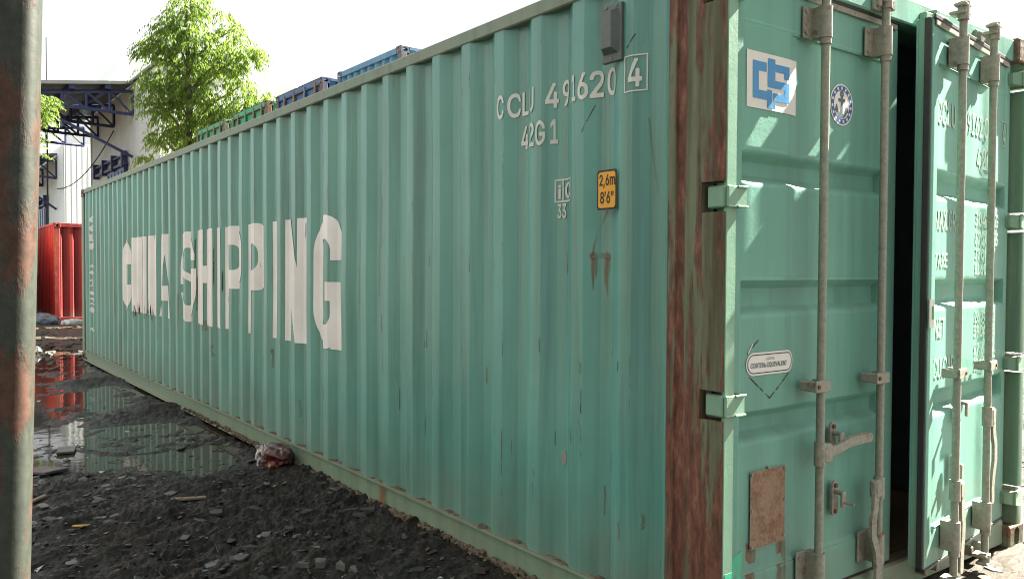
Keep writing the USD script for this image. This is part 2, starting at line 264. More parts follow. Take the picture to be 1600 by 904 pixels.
# ------------------------------------------------------------------ the ground
def smooth01(a, b, x): t = np.clip((x - a) / (b - a), 0, 1); return t * t * (3 - 2 * t)
def height(x, y, fine=True):
    x, y = np.asarray(x, float), np.asarray(y, float)
    z0 = np.zeros_like(x)
    wx = x + .5 * (meshkit.fbm(np.stack([x * .9, y * .6, z0], -1), 3, 3) - .5); wy = y + 1.5 * (meshkit.fbm(np.stack([x * .8, y * .45, z0 + 5], -1), 3, 4) - .5)
    low = smooth01(3.7, 4.5, wy + .35 * wx) * (1 - smooth01(13.5, 17, wy))
    h = .022 * (1 - low) - .026 * low
    h += .050 * np.exp(-(((wx + .25) / .42) ** 2 + ((wy - 6.75) / .45) ** 2))
    h += .055 * np.exp(-(((wx + .40) / .40) ** 2 + ((wy - 9.2) / .75) ** 2))
    h += .035 * np.exp(-(((wx + .95) / .5) ** 2 + ((wy - 6.9) / .28) ** 2))
    h += .040 * np.exp(-(((wx + 1.6) / .3) ** 2 + ((wy - 5.0) / .5) ** 2))
    h += .040 * np.exp(-(((wx + .4) / .9) ** 2 + ((wy - 5.25) / .07) ** 2)) * .8
    h += .020 * np.exp(-((wx + .02) / .22) ** 2) * (y < 12) * (y > .3)                # soil banked against the rail
    h += .045 * np.exp(-(((wx + 1.15) / .45) ** 2 + ((wy - 2.75) / .5) ** 2)) + .03 * np.exp(-(((wx + .75) / .5) ** 2 + ((wy - 3.3) / .22) ** 2))
    p = np.stack([x, y, z0], -1)
    h += .055 * (meshkit.fbm(p * 1.7, 4, 11) - .5) + low * (.050 * (meshkit.fbm(p * [3.2, 4.5, 1], 4, 13) - .51))
    if fine:
        near = 1 - smooth01(9, 20, y)
        rid = 1 - np.abs(2 * meshkit.fbm(p * [5.0, 8.0, 1], 5, 21) - 1)
        patch = smooth01(.38, .62, meshkit.fbm(p * [1.1, 1.5, 1], 3, 51)); lay = smooth01(.30, .75, meshkit.fbm(np.stack([(x * .8 + y * .6) * 2.2, (y * .8 - x * .6) * 9, z0], -1), 4, 52))
        near = near * (.35 + .75 * patch); h += .018 * (lay - .5)
        h += (.055 * (rid - .72) + .032 * (meshkit.fbm(p * 19, 3, 31) - .5) + .014 * (meshkit.noise(p * 70, 41) - .5)) * (1 - .35 * low) * (.35 + .65 * near)
    front = smooth01(.6, -.1, y)
    h = h * (1 - .5 * front) - .012 * front
    h = np.where((x > .06) & (x < 2.40) & (y > .15) & (y < 12.1), np.minimum(h, .0) - .01, h)
    return h
rr = [.3]
while rr[-1] < 420:
    r = rr[-1]; rr.append(r + max(.016 if 2.2 < r < 9 else .05, 1.0 * r * r / (1.42 * 823)) if r < 45 else r * 1.07)
rr = np.array(rr)
aa = np.concatenate([np.arange(.05, .66, .0014), np.arange(.66, 1.35, .004), np.arange(1.35, 2 * math.pi + .05, .09)]); aa[-1] = .05 + 2 * math.pi
AA, RR = np.meshgrid(aa, rr)
GX, GY = EYE[0] + RR * np.sin(AA), EYE[1] + RR * np.cos(AA)
G = np.stack([GX, GY, height(GX, GY)], -1)
m_mud = usdkit.material(stage, L + 'wet_mud', {
    'g': ('geometry', {}), 'n': ('noise_texture', {'scale': 3.2, 'detail': 8, 'roughness': .65}), 'r': ('rgb_ramp', {'ramp': [(.3, (.006, .0053, .0045)), (.5, (.014, .0118, .0095)), (.7, (.031, .0255, .0195))]}),
    'n2': ('noise_texture', {'scale': 34, 'detail': 6, 'roughness': .7}), 'r2': ('rgb_ramp', {'ramp': [(.30, (.28, .28, .28)), (.56, (1.1, 1.05, .98)), (.66, (1.9, 1.75, 1.55)), (.76, (3.2, 2.9, 2.5))]}), 'c': ('mix', {'mix_type': 'multiply', 'fac': 1.0}),
    's': ('separate_xyz', {}), 'dry': ('map_range', {'from_min': .6, 'from_max': -.3, 'to_min': 0, 'to_max': 1, 'clamp': True}), 'dx': ('map_range', {'from_min': .2, 'from_max': 1.8, 'to_min': 0, 'to_max': 1, 'clamp': True}), 'dd': ('math', {'math_type': 'multiply'}), 'far': ('map_range', {'from_min': 13, 'from_max': 19, 'to_min': 0, 'to_max': .75, 'clamp': True}), 'dm': ('math', {'math_type': 'maximum'}), 'd': ('mix', {'color2': (.115, .095, .068)}), 'd2': ('mix', {'mix_type': 'multiply', 'fac': 1.0}),
    'w': ('map_range', {'from_min': -.012, 'from_max': .04, 'to_min': .10, 'to_max': .45, 'clamp': True}), 'nw': ('noise_texture', {'scale': 6, 'detail': 4}), 'wa': ('math', {'math_type': 'multiply_add', 'value2': .3}),
    'wd': ('map_range', {'from_min': -.01, 'from_max': .035, 'to_min': .35, 'to_max': 1.0, 'clamp': True}), 'dw': ('mix', {'mix_type': 'multiply', 'fac': 1.0}),
    'bn': ('noise_texture', {'scale': 150, 'detail': 5, 'roughness': .7}), 'ba': ('math', {'math_type': 'multiply_add', 'value2': 2.2}), 'bp': ('bump', {'strength': .75, 'distance': .008}),
    'p': ('principled_bsdf', {'specular_ior_level': .24})},
    [('g.position', 'n.vector'), ('n.fac', 'r.fac'), ('g.position', 'n2.vector'), ('n2.fac', 'r2.fac'), ('g.position', 's.vector'), ('s.y', 'dry.value'), ('s.y', 'far.value'), ('s.x', 'dx.value'), ('dry.result', 'dd.value1'), ('dx.result', 'dd.value2'), ('dd.value', 'dm.value1'), ('far.result', 'dm.value2'), ('dm.value', 'd.fac'),
     ('r.color', 'd.color1'), ('d.color', 'd2.color1'), ('r2.color', 'd2.color2'), ('s.z', 'wd.value'), ('d2.color', 'dw.color1'), ('wd.result', 'dw.color2'), ('dw.color', 'p.base_color'), ('s.z', 'w.value'), ('g.position', 'nw.vector'), ('nw.fac', 'wa.value1'), ('w.result', 'wa.value3'), ('wa.value', 'p.roughness'),
     ('g.position', 'bn.vector'), ('n2.fac', 'ba.value1'), ('bn.fac', 'ba.value3'), ('ba.value', 'bp.height'), ('bp.normal', 'p.normal')], surface='p.BSDF')
put('ground', grid(G), m_mud, smooth=True, kind='structure')
m_water = usdkit.material(stage, L + 'muddy_water', {'g': ('geometry', {}), 'n': ('noise_texture', {'scale': 5, 'detail': 2}), 'b': ('bump', {'strength': .10, 'distance': .01}), 'p': ('principled_bsdf', {'base_color': (.040, .034, .022), 'roughness': .05, 'ior': 1.33, 'specular_ior_level': .36})},
    [('g.position', 'n.vector'), ('n.fac', 'b.height'), ('b.normal', 'p.normal')], surface='p.BSDF')
wx_, wy_ = np.meshgrid(np.linspace(-6, .03, 12), np.linspace(3.2, 21, 30))
put('puddle_water', grid(np.stack([wx_, wy_, np.full_like(wx_, -.008)], -1)), m_water, kind='structure')

# ------------------------------------------------------------------ the long green container
LEN, WID, HT = 12.192, 2.438, 2.591
C = thing('shipping_container', 'long faded green corrugated shipping container with white company lettering and one door ajar', 'shipping container')
PITCH_C, Y_O, X_OUT, X_IN = .279, .446, .012, .050
def corr_pts(y0, y1):
    ys, xs = [], []
    def add(y, x): ys.append(y); xs.append(x)
    k = -1
    add(y0, X_OUT + .008)
    while True:
        yo = Y_O + PITCH_C * k                          # outer flat is [yo, yo + .070], slope in below yo, flat in, slope out
        for y, x in ((yo - .139, X_IN), (yo - .071, X_IN), (yo, X_OUT), (yo + .070, X_OUT)):
            for dy in (-.004, .004):
                t = y + dy
                base = x
                if y0 + .02 < t < y1 - .02: add(t, None if False else base)
        k += 1
        if yo > y1: break
    add(y1, X_OUT + .008)
    o = np.argsort(ys); ys = np.array(ys)[o]; xs = np.array(xs)[o]
    return ys, xs
_ys, _xs = corr_pts(.235, LEN - .16)
# ease each fold: the two points beside a fold sit on their own faces
def corr_raw(y):
    t = np.mod(np.asarray(y, float) - Y_O, PITCH_C)     # 0..0.070 outer flat, ..0.140 slope in (rising y goes out->... ), inner flat, slope
    return np.interp(t, [0, .070, .140, .208, .279], [X_OUT, X_OUT, X_IN, X_IN, X_OUT])
def side_x(y, z):
    y, z = np.broadcast_arrays(np.asarray(y, float), np.asarray(z, float))
    p = np.stack([y * 1.3, z * 1.5, np.zeros_like(y)], -1)
    q = np.stack([y * 3.6, z * 3.1, np.zeros_like(y) + 9], -1)
    edge = smooth01(.235, .30, y) * smooth01(LEN - .16, LEN - .23, y)
    return (corr_raw(y) - .02) * edge + .02 + (.010 * (meshkit.fbm(p, 3, 77) - .5) + .005 * (meshkit.fbm(q, 2, 78) - .5)) * edge
folds = np.array(sorted([Y_O + PITCH_C * k + o for k in range(-1, 44) for o in (0, .070, .140, .208)]))
folds = folds[(folds > .24) & (folds < LEN - .17)]
ysamp = np.unique(np.concatenate([[.235, .25, .27], folds - .003, folds + .003, [LEN - .18, LEN - .16]]))
zsamp = np.linspace(.158, 2.535, 34)
Yg, Zg = np.meshgrid(ysamp, zsamp)
put('side_panel', grid(np.stack([side_x(Yg, Zg), Yg, Zg], -1)), m_side, C, smooth=35)
put('side_panel', grid(np.stack([WID - corr_raw(Yg), Yg, Zg], -1)), m_side, C, smooth=35)
def on_side(off=.003):
    return lambda u, v: np.stack([side_x(-u, v) - off, -u, v], -1)       # u runs right = towards -y
VB = list(np.arange(.2, 2.5, .15))
UB = list(-folds)
def side_print(name, g, mat, off=.003, label=None): return put(name, conform(g, UB, VB, on_side(off)), mat, C, label=label)
# rails
put('top_side_rail', [bx(.004, .062, .17, LEN - .17, 2.522, 2.588, .006)], m_rail, C)
put('top_side_rail', [bx(WID - .062, WID - .004, .17, LEN - .17, 2.522, 2.588, .006)], m_rail, C)
yy = np.linspace(.17, LEN - .17, 120)
def rail_sheet(x_of, sec):
    P = np.zeros((len(yy), len(sec), 3))
    for i, (a, b) in enumerate(sec):
        w = (meshkit.noise(np.stack([yy * .9, yy * 0 + i * .2, yy * 0], -1), 5) - .5) * .006
        P[:, i] = np.stack([x_of(a + w), yy, np.full_like(yy, b)], -1)
    return grid(P)
SEC = [(.075, .158), (.004, .163), (.000, .160), (.000, .151), (.008, .147), (.010, .04), (.006, .031), (-.016, .027), (-.018, .018), (.06, .014), (.075, .02)]
put('bottom_side_rail', rail_sheet(lambda a: a, SEC), m_brail, C, smooth=40)
put('bottom_side_rail', rail_sheet(lambda a: WID - a, SEC), m_brail, C, smooth=40)
# dirt lying on the rail ledge, in the hollows of the corrugation and on the bottom lip
dirt = []
for k in range(0, 43):
    yc = Y_O + PITCH_C * k - .105
    if yc < .3 or yc > LEN - .3: continue
    for j in range(random.randrange(2, 8)):
        r = random.uniform(.012, .026); y = yc + random.uniform(-.07, .07)
        b = trimesh.creation.icosphere(1, r); b.apply_scale((.9, 1.6, random.uniform(.12, .3))); b.vertices += .3 * r * (rng.random((len(b.vertices), 3)) - .5)
        b.apply_translation((random.uniform(.018, .045), y, .160)); dirt.append(b)
for j in range(620):
    y = .3 + 6.3 * random.random() ** 1.6; r = random.uniform(.006, .019)
    b = trimesh.creation.icosphere(1, r); b.apply_scale((1, 1.3, .8)); b.vertices += .8 * r * (rng.random((len(b.vertices), 3)) - .5)
    b.apply_translation((random.uniform(-.016, .004), y, .030 + random.uniform(-.004, .012) + .012 * max(0, 2.5 - y) * random.random())); dirt.append(b)
put('dirt_on_ledge', dirt, m_dust, C, smooth=40, kind='stuff')
# roof, front wall, floor, lining
put('roof_panel', [bx(.06, WID - .06, .17, LEN - .17, 2.54, 2.56)], m_rail, C)
put('front_wall', [bx(.15, WID - .15, LEN - .09, LEN - .06, .16, 2.5)], m_side, C)
put('floor', [bx(.052, WID - .052, .10, LEN - .1, .12, .155)], m_floor, C)
put('interior_lining', [bx(.074, .078, .3, LEN - .1, .16, 2.53, .001), bx(WID - .078, WID - .074, .3, LEN - .1, .16, 2.53, .001), bx(.06, WID - .06, .3, LEN - .1, 2.53, 2.536, .001), bx(.06, WID - .06, LEN - .12, LEN - .11, .16, 2.53, .001)], m_inside, C)
# corner posts
sec = Polygon([(.030, .256), (.006, .254), (.003, .250), (.003, .214), (.010, .208), (.013, .198), (.012, .176), (.004, .164), (.0, .156), (.0, .03), (.002, .018), (.008, .008), (.016, .003), (.024, .001), (.060, .001), (.066, .004), (.068, .012), (.068, .09), (.062, .10), (.058, .256)])
HINGE_Z = (.26, .95, 1.67, 2.39)
post = man(prism(sec, .11, 2.48))
for z in HINGE_Z: post -= man(bx(-.02, .075, -.02, .092, z - .052, z + .052, .001))
put('corner_post', post, m_post, C, smooth=30, label='rusty near corner post')
pe = man(bx(.020, .0715, -.0022, .012, .12, 2.478, .002))
put('post_face', pe, m_postend, C)
postR = man(prism(affinity.scale(sec, -1, 1, origin=(WID / 2, 0)), .11, 2.48))
for z in HINGE_Z: postR -= man(bx(WID - .075, WID + .02, -.02, .092, z - .052, z + .052, .001))
put('corner_post', postR, m_brail, C, smooth=30)
for x in (.0, WID - .10): put('corner_post', [bx(x, x + .10, LEN - .165, LEN - .002, .11, 2.48, .008)], m_rail, C)
def casting(x0, y0, z0, fx, fy):
    b = man(bx(x0, x0 + .162, y0, y0 + .178, z0, z0 + .118, .007))
    xc, yc, zc = x0 + .081, y0 + .089, z0 + .059
    b -= m3.Manifold.hull(man(cyl((xc, y0 - .1, zc - .018), (xc, y0 + .3, zc - .018), .030, 20)) + man(cyl((xc, y0 - .1, zc + .018), (xc, y0 + .3, zc + .018), .030, 20)))
    b -= m3.Manifold.hull(man(cyl((x0 - .1, yc - .02, zc), (x0 + .3, yc - .02, zc), .028, 20)) + man(cyl((x0 - .1, yc + .02, zc), (x0 + .3, yc + .02, zc), .028, 20)))
    b -= man(bx(xc - .032, xc + .032, yc - .062, yc + .062, z0 - .1, z0 + .3))
    return b
for x0 in (-.003, WID - .159):
    for y0 in (-.003, LEN - .175):
        for z0 in (-.002, HT - .117): put('corner_casting', casting(x0, y0, z0, 0, 0), m_cast, C, smooth=25)
# header and sill of the door end
put('door_header', [bx(.16, WID - .16, .022, .10, 2.478, 2.585, .006), bx(.16, WID - .16, .035, .09, 2.586, 2.596, .002)], m_door, C)
put('door_sill', [bx(.16, WID - .16, .03, .12, .02, .150, .008)], m_brail, C)
for s in (.475, .905, 1.363, 1.793):
    x = .11 + s
    put('cam_keeper', [bx(x - .065, x - .040, -.012, .024, 2.492, 2.545), bx(x + .035, x + .06, -.012, .024, 2.492, 2.545), bx(x - .07, x + .065, .004, .023, 2.48, 2.556)], m_hard, C)
    for q in (-.065, .035): put('cam_keeper', bx(x + q, x + q + .025, -.012, .032, .060, .105), m_hard, C)
put('lock_box_bracket', [bx(1.33, 1.41, -.012, .022, 2.50, 2.54), bx(1.40, 1.43, -.02, .022, 2.50, 2.56)], m_brail, C)

# ------------------------------------------------------------------ the two doors, built flat in (s from the hinge, outwards, z) and then placed
DW, DZ0, DZ1 = 1.10, .158, 2.474
BANDS = [(.31, .784), (.913, 1.248), (1.393, 1.725), (1.86, 2.30)]
def door_d(s, z):
    s, z = np.broadcast_arrays(np.asarray(s, float), np.asarray(z, float))
    up = np.zeros_like(z)
    for a, b in BANDS: up = np.maximum(up, smooth01(a - .045, a - .006, z) * smooth01(b + .042, b + .004, z))
    up = np.maximum(up, 1 - smooth01(.30, .312, z)); up = np.maximum(up, smooth01(2.29, 2.30, z))
    jog = .013 * smooth01(.31, .43, s) * (z < 2.3) * (z > .31)
    d = -.056 + up * (.054 - jog)
    ins = smooth01(.055, .062, s) * smooth01(DW - .075, DW - .082, s)
    d = d * ins + 0 * (1 - ins)
    seam = np.exp(-((z - 2.305) / .004) ** 2) + np.exp(-((z - .305) / .004) ** 2)
    p = np.stack([s * 2.2, z * 1.8, np.zeros_like(s)], -1)
    return d - .004 * seam * ins + .007 * (meshkit.fbm(p, 2, 55) - .5) * ins
def frame_of(o, sdir, ddir):
    T = np.eye(4); T[:2, 0] = sdir; T[:2, 1] = ddir; T[:2, 3] = o; return T
TH = math.radians(7.6)
T_L = frame_of((.11, .050), (1, 0), (0, -1))
T_R = frame_of((2.305, .048), (-math.cos(TH), -math.sin(TH)), (math.sin(TH), -math.cos(TH)))
def place(T, m):
    v, f, _ = meshkit.arrays(m); v = v @ T[:3, :3].T + T[:3, 3]
    if np.linalg.det(T[:3, :3]) < 0: f = f[:, ::-1]
    return trimesh.Trimesh(v, f, process=False)
def rod_plate(cx, z0, z1, w, d0, d1, c=.008): return bx(cx - w / 2, cx + w / 2, d0, d1, z0, z1, c)
def flat_bar(pts, w, t):
    """A flat strip bent in its plane: centre line (s, z) points, width w, thickness in d from d0 to d1."""
    g = LineString([(p[0], p[1]) for p in pts]).buffer(w / 2, cap_style=1)
    m = trimesh.creation.extrude_polygon(g, t[1] - t[0], engine='earcut'); v = m.vertices.copy()
    return trimesh.Trimesh(np.stack([v[:, 0], v[:, 2] + t[0], v[:, 1]], -1), m.faces[:, ::-1], process=False)
BAR_D = .056
def door(T, left):
    # panel sheet with pressed bands, thickness and a frame round it
    ss = np.unique(np.concatenate([np.linspace(0, DW, 46), [.055, .0585, .062, DW - .082, DW - .0785, DW - .075]]))
    zz = np.unique(np.concatenate([np.linspace(DZ0, DZ1, 230), [2.299, 2.301, 2.303, 2.305, 2.307, .303, .305, .307]]))
    Sg, Zg2 = np.meshgrid(ss, zz)
    sheet = grid(np.stack([Sg, door_d(Sg, Zg2), Zg2], -1))
    back = bx(.0, DW, -.066, -.056, DZ0, DZ1, .002)
    edges = [bx(0, .004, -.056, 0, DZ0, DZ1, .001), bx(DW - .004, DW, -.056, 0, DZ0, DZ1, .001), bx(0, DW, -.05, 0, DZ0, DZ0 + .004, .001), bx(0, DW, -.05, 0, DZ1 - .004, DZ1, .001)]
    D = put('door', place(T, sheet), m_door, C, smooth=35, label='closed left door with blue logo' if left else 'right door standing ajar with weight lettering')
    put('door_frame', [place(T, m) for m in [back] + edges], m_door, D)
    # rubber seal round the edge
    gk = [bx(-.004, DW, .002, .012, DZ1 - .006, DZ1 + .014, .003), bx(.02, DW, -.035, .004, DZ0 - .018, DZ0 - .0005, .003), bx(DW + .0005, DW + .010, -.030, -.004, DZ0, DZ1, .003)]
    for m in (gk[:2] if left else gk): put('door_gasket', place(T, m), m_rubber, D)
    put('seal_strip', [place(T, bx(.05, DW - .02, .002, .010, DZ1 - .030, DZ1 - .007, .002))], m_hard, D)
    for s in (.475, .905):
        jit = random.uniform(-.004, .004)
        put('locking_bar', place(T, cat_m([cyl((s, BAR_D, .10), (s + jit, BAR_D, 2.50), .0164, 18)])), m_bar, D, smooth=40)
        for z0, z1 in ((2.298, 2.418), (.205, .335)):
            b = [bx(s - .078, s + .022, .004, .014, z0, z1, .010), m3.Manifold.hull(man(cyl((s, BAR_D, z0 + .001), (s, BAR_D, z1 - .001), .0245, 18)) + man(bx(s - .022, s + .022, .006, .03, z0 + .001, z1 - .001, .004))), cyl((s, BAR_D, z0 - .022), (s, BAR_D, z0), .022, 18)]
            br = put('bar_bracket', [place(T, meshkit.arrays(m)[:2]) for m in b], m_hard, D, smooth=30)
        bo = [cyl((s - .062, .013, z), (s - .062, .019, z), .009, 10) for z in (2.318, 2.398, .225, .315)]
        for m in bo: put('bracket_bolt', place(T, m), m_hard, D)
        b = [bx(s - .062, s + .034, BAR_D + .012, BAR_D + .022, .955, 1.000, .006), bx(s - .062, s - .026, .002, BAR_D + .015, .958, .997, .004), bx(s + .022, s + .032, .002, BAR_D + .015, .958, .997, .003)]
        put('bar_clamp', [place(T, m) for m in b], m_hard, D)
        put('clamp_bolt', [place(T, cyl((s - .046, BAR_D + .021, .978), (s - .046, BAR_D + .027, .978), .008, 10))], m_rustbolt, D)
        # cams at the bar ends
        for z, sg in ((2.50, 1), (.10, -1)):
            cm = [cyl((s, BAR_D, z - .01), (s, BAR_D, z + .055 * sg + .01), .0235, 16), bx(s - .040, s + .030, BAR_D - .05, BAR_D + .018, z + .020 * sg - .008, z + .020 * sg + .008, .004), bx(s - .034, s + .034, BAR_D - .03, BAR_D + .022, z + .052 * sg - .007, z + .052 * sg + .007, .004)]
            put('bar_cam', [place(T, m) for m in cm], m_hard, D)
    # handles, hubs and hasps
    def hub(s, z, sg): return [bx(s - .004, s + .060 * sg, BAR_D - .012, BAR_D + .024, z - .038, z + .038, .010), cyl((s, BAR_D, z - .045), (s, BAR_D, z + .045), .0225, 16)]
    def hasp(s, z):
        p = [flat_bar([(s, z - .05), (s, z + .05)], .042, (.004, .012)), bx(s - .010, s + .012, .010, .050, z + .018, z + .034, .004), bx(s - .012, s + .016, .040, .052, z - .030, z + .034, .004)]
        h = put('handle_hasp', [place(T, m) for m in p], m_hard, D, smooth=30)
        put('hasp_bolt', [place(T, cyl((s, .011, z + .052), (s, .019, z + .052), .009, 10)), place(T, cyl((s, .011, z - .052), (s, .019, z - .052), .009, 10))], m_rustbolt, D)
    if left:
        put('handle_hub', [place(T, m) for m in hub(.475, .715, 1)], m_hard, D, smooth=30)
        put('handle', place(T, cat_m([flat_bar([(.525, .715), (.60, .722), (.66, .735), (.70, .738), (.82, .740)], .036, (BAR_D - .004, BAR_D + .010)), flat_bar([(.66, .735), (.80, .740)], .044, (BAR_D - .010, BAR_D + .001))])), m_hard, D, smooth=30)
        hasp(.635, .745); hasp(.655, .505)
        put('hasp_pin', [place(T, cyl((.672, .03, .487), (.672, .085, .492), .005, 8))], m_hard, D)
        put('handle_hub', [place(T, m) for m in hub(.905, .52, -1)], m_hard, D, smooth=30)
        put('handle', place(T, flat_bar([(.858, .50), (.852, .44), (.838, .39), (.840, .33), (.868, .27), (.878, .22), (.878, .15)], .036, (BAR_D + .006, BAR_D + .020))), m_hard, D, smooth=30)
    else:
        put('handle_hub', [place(T, m) for m in hub(.905, .47, -1)], m_hard, D, smooth=30)
        put('handle', place(T, flat_bar([(.858, .45), (.852, .36), (.840, .32), (.845, .25), (.856, .20), (.858, .12)], .042, (BAR_D + .006, BAR_D + .020))), m_hard, D, smooth=30)
        hasp(.73, .80); hasp(.79, .53)
        put('handle_hub', [place(T, m) for m in hub(.475, .74, -1)], m_hard, D, smooth=30)
        put('handle', place(T, flat_bar([(.425, .73), (.420, .66), (.395, .60), (.392, .52), (.415, .46), (.428, .40), (.425, .34)], .040, (BAR_D + .004, BAR_D + .018))), m_hard, D, smooth=30)
    # hinges: pin knuckle in the post, tapering blade on to the door
    for z in HINGE_Z:
        hx = -.11 + .045                                     # knuckle inside the post notch
        k = [bx(-.100, -.052, -.026, .050, z - .039, z + .039, .006), bx(-.096, .006, .0525, .064, z - .037, z + .037, .004)]
        bl = trimesh.convex.convex_hull(np.array([(s, d, z + q * hgt) for s, hgt in ((-.005, .037), (.036, .027)) for d in (.001, .064 if s < 0 else .016) for q in (-1, 1)]))
        put('hinge', [place(T, m) for m in k + [bl]], m_postend if left else m_brail, D)
        rim = [bx(-.050, .006, .062, .071, z + .030, z + .038, .002), bx(-.050, .006, .062, .071, z - .038, z - .030, .002), bx(.030, .038, .010, .024, z - .026, z + .026, .002)]
        for m in rim: put('hinge_rim', place(T, m), m_postend if left else m_brail, D)
    return D
DL, DR = door(T_L, True), door(T_R, False)
ZB = sorted([z for a, b in BANDS for z in (a - .045, a - .025, a - .006, b + .004, b + .022, b + .042)])
SB = [.31, .34, .37, .40, .43]
def on_door(T, left, off=.0025):
    # u is metres from the hinge (left door) or minus that (right door), so that writing reads left to right
    def fn(u, v):
        s = u if left else -u
        P = np.stack([s, door_d(s, v) + off, v], -1); return P @ T[:3, :3].T + T[:3, 3]
    return fn
def door_print(name, g, mat, left, off=.0025, label=None):
    T, D = (T_L, DL) if left else (T_R, DR)
    return put(name, conform(g, SB if left else [-s for s in SB], ZB, on_door(T, left, off)), mat, D, label=label)
at = affinity.translate
# company logo sticker: white square with the two linked blue letters
door_print('logo_sticker', sbox(.078, 2.003, .382, 2.207), m_decal, True)
def logo():
    Cc = Polygon([(.0, .02), (.0, .15), (.008, .158), (.068, .158), (.068, .122), (.030, .122), (.030, .046), (.072, .046), (.072, .054), (.110, .054), (.110, .0), (.072, .0), (.072, .012), (.010, .012)])
    Cc = union_all([sbox(0, .014, .028, .160), sbox(0, .124, .066, .160), sbox(0, .014, .105, .048), sbox(.070, -.018, .108, .056)])
    Ss = union_all([sbox(.072, .066, .108, .180), sbox(.072, .066, .180, .096), sbox(.072, .132, .180, .162), sbox(.154, .108, .180, .162), sbox(.154, .014, .180, .096), sbox(.098, .014, .180, .046)])
    g = union_all([Cc.difference(Ss.buffer(.006, join_style=2)), Ss])
    return g.buffer(-.003).buffer(.003)
door_print('logo', affinity.scale(at(logo(), .112, 2.026), 1.2, .92, origin=(.112, 2.03)), m_blue, True, .004)
# round emblem with an anchor
ec = (.700, 2.085)
ring = lambda r1, r0: Point(ec).buffer(r1, 32).difference(Point(ec).buffer(r0, 32))
door_print('emblem', Point(ec).buffer(.083, 32), m_decal, True)
ringp = ring(.077, .057)
teeth = union_all([affinity.rotate(sbox(ec[0] - .006, ec[1] + .061, ec[0] + .006, ec[1] + .073), a, origin=ec) for a in range(0, 360, 24)])
door_print('emblem_ring', ringp.difference(teeth), m_navy, True, .0035)
e0, e1 = ec
anchor = union_all([sbox(e0 - .004, e1 - .040, e0 + .004, e1 + .030), sbox(e0 - .020, e1 + .012, e0 + .020, e1 + .019), Point(e0, e1 + .037).buffer(.010).difference(Point(e0, e1 + .037).buffer(.005)),
                    Point(e0, e1 - .008).buffer(.036).difference(Point(e0, e1 - .008).buffer(.028)).intersection(sbox(e0 - .05, e1 - .06, e0 + .05, e1 - .015)),
                    Polygon([(e0 - .042, e1 - .022), (e0 - .024, e1 - .022), (e0 - .034, e1 - .002)]), Polygon([(e0 + .042, e1 - .022), (e0 + .024, e1 - .022), (e0 + .034, e1 - .002)])])
door_print('emblem_anchor', affinity.scale(anchor.buffer(.0025), 1.12, 1.15, origin=ec), m_emgrey, True, .0035)
# oval notice
ov = LineString([(.135, 1.076), (.338, 1.076)]).buffer(.042, 16)
door_print('notice_sticker', ov, m_decal, True)
door_print('notice_border', ov.buffer(-.007).difference(ov.buffer(-.0105)), m_black, True, .0035)
t = text_poly('CORTEN', .017, .85); t2 = text_poly('or', .013, .8); t3 = text_poly('EQUIVALENT', .017, .80)
door_print('notice_text', union_all([at(t, .117, 1.062), at(t2, .196, 1.062), at(t3, .214, 1.062), at(text_poly('CORTEN', .009, 1.0, False), .205, 1.088)]), m_emgrey, True, .0035)
dash = union_all([affinity.rotate(sbox(.22 + .13 * q * .0, 0, .0, 0), 0) for q in (0,)])
dia = union_all([LineString([(.115, 1.03), (.235, .945), (.35, 1.03)]).buffer(.0022), LineString([(.10, 1.115), (.165, 1.165)]).buffer(.002)])
door_print('scratch_mark', dia, m_scr, True, .002)
door_print('scratch_mark', LineString([(.104, 1.118), (.128, 1.148)]).buffer(.0022), m_decal, True, .003)
# blank rusty data plate with rivets and rust runs
door_print('data_plate', sbox(.122, .40, .330, .682), m_plate, True, .006)
door_print('data_plate_edge', sbox(.1195, .3975, .3325, .6845).difference(sbox(.122, .40, .330, .682)), m_hard, True, .0075)
rv = [(.128, .675), (.225, .688), (.324, .675), (.128, .54), (.326, .555), (.130, .408), (.322, .42)]
put('plate_rivet', [place(T_L, cyl((s, -.02, z), (s, door_d(s, z) + .011, z), .006, 10)) for s, z in rv], m_hard, DL)
door_print('rust_run', Polygon([(.106, .43), (.150, .395), (.165, .395), (.160, .30), (.155, .19), (.112, .19), (.108, .3)]), m_run, True, .002)
door_print('rust_run', Polygon([(.28, .40), (.342, .43), (.350, .32), (.345, .19), (.285, .19), (.292, .30)]), m_run, True, .002)
door_print('touch_up_patch', Polygon([(.003, .168), (.082, .168), (.082, .405), (.003, .378)]), m_fresh, True, .0025)
put('touch_up_patch', [bx(.030, .0700, -.0034, -.0023, .12, .368, .0003)], m_fresh, C)
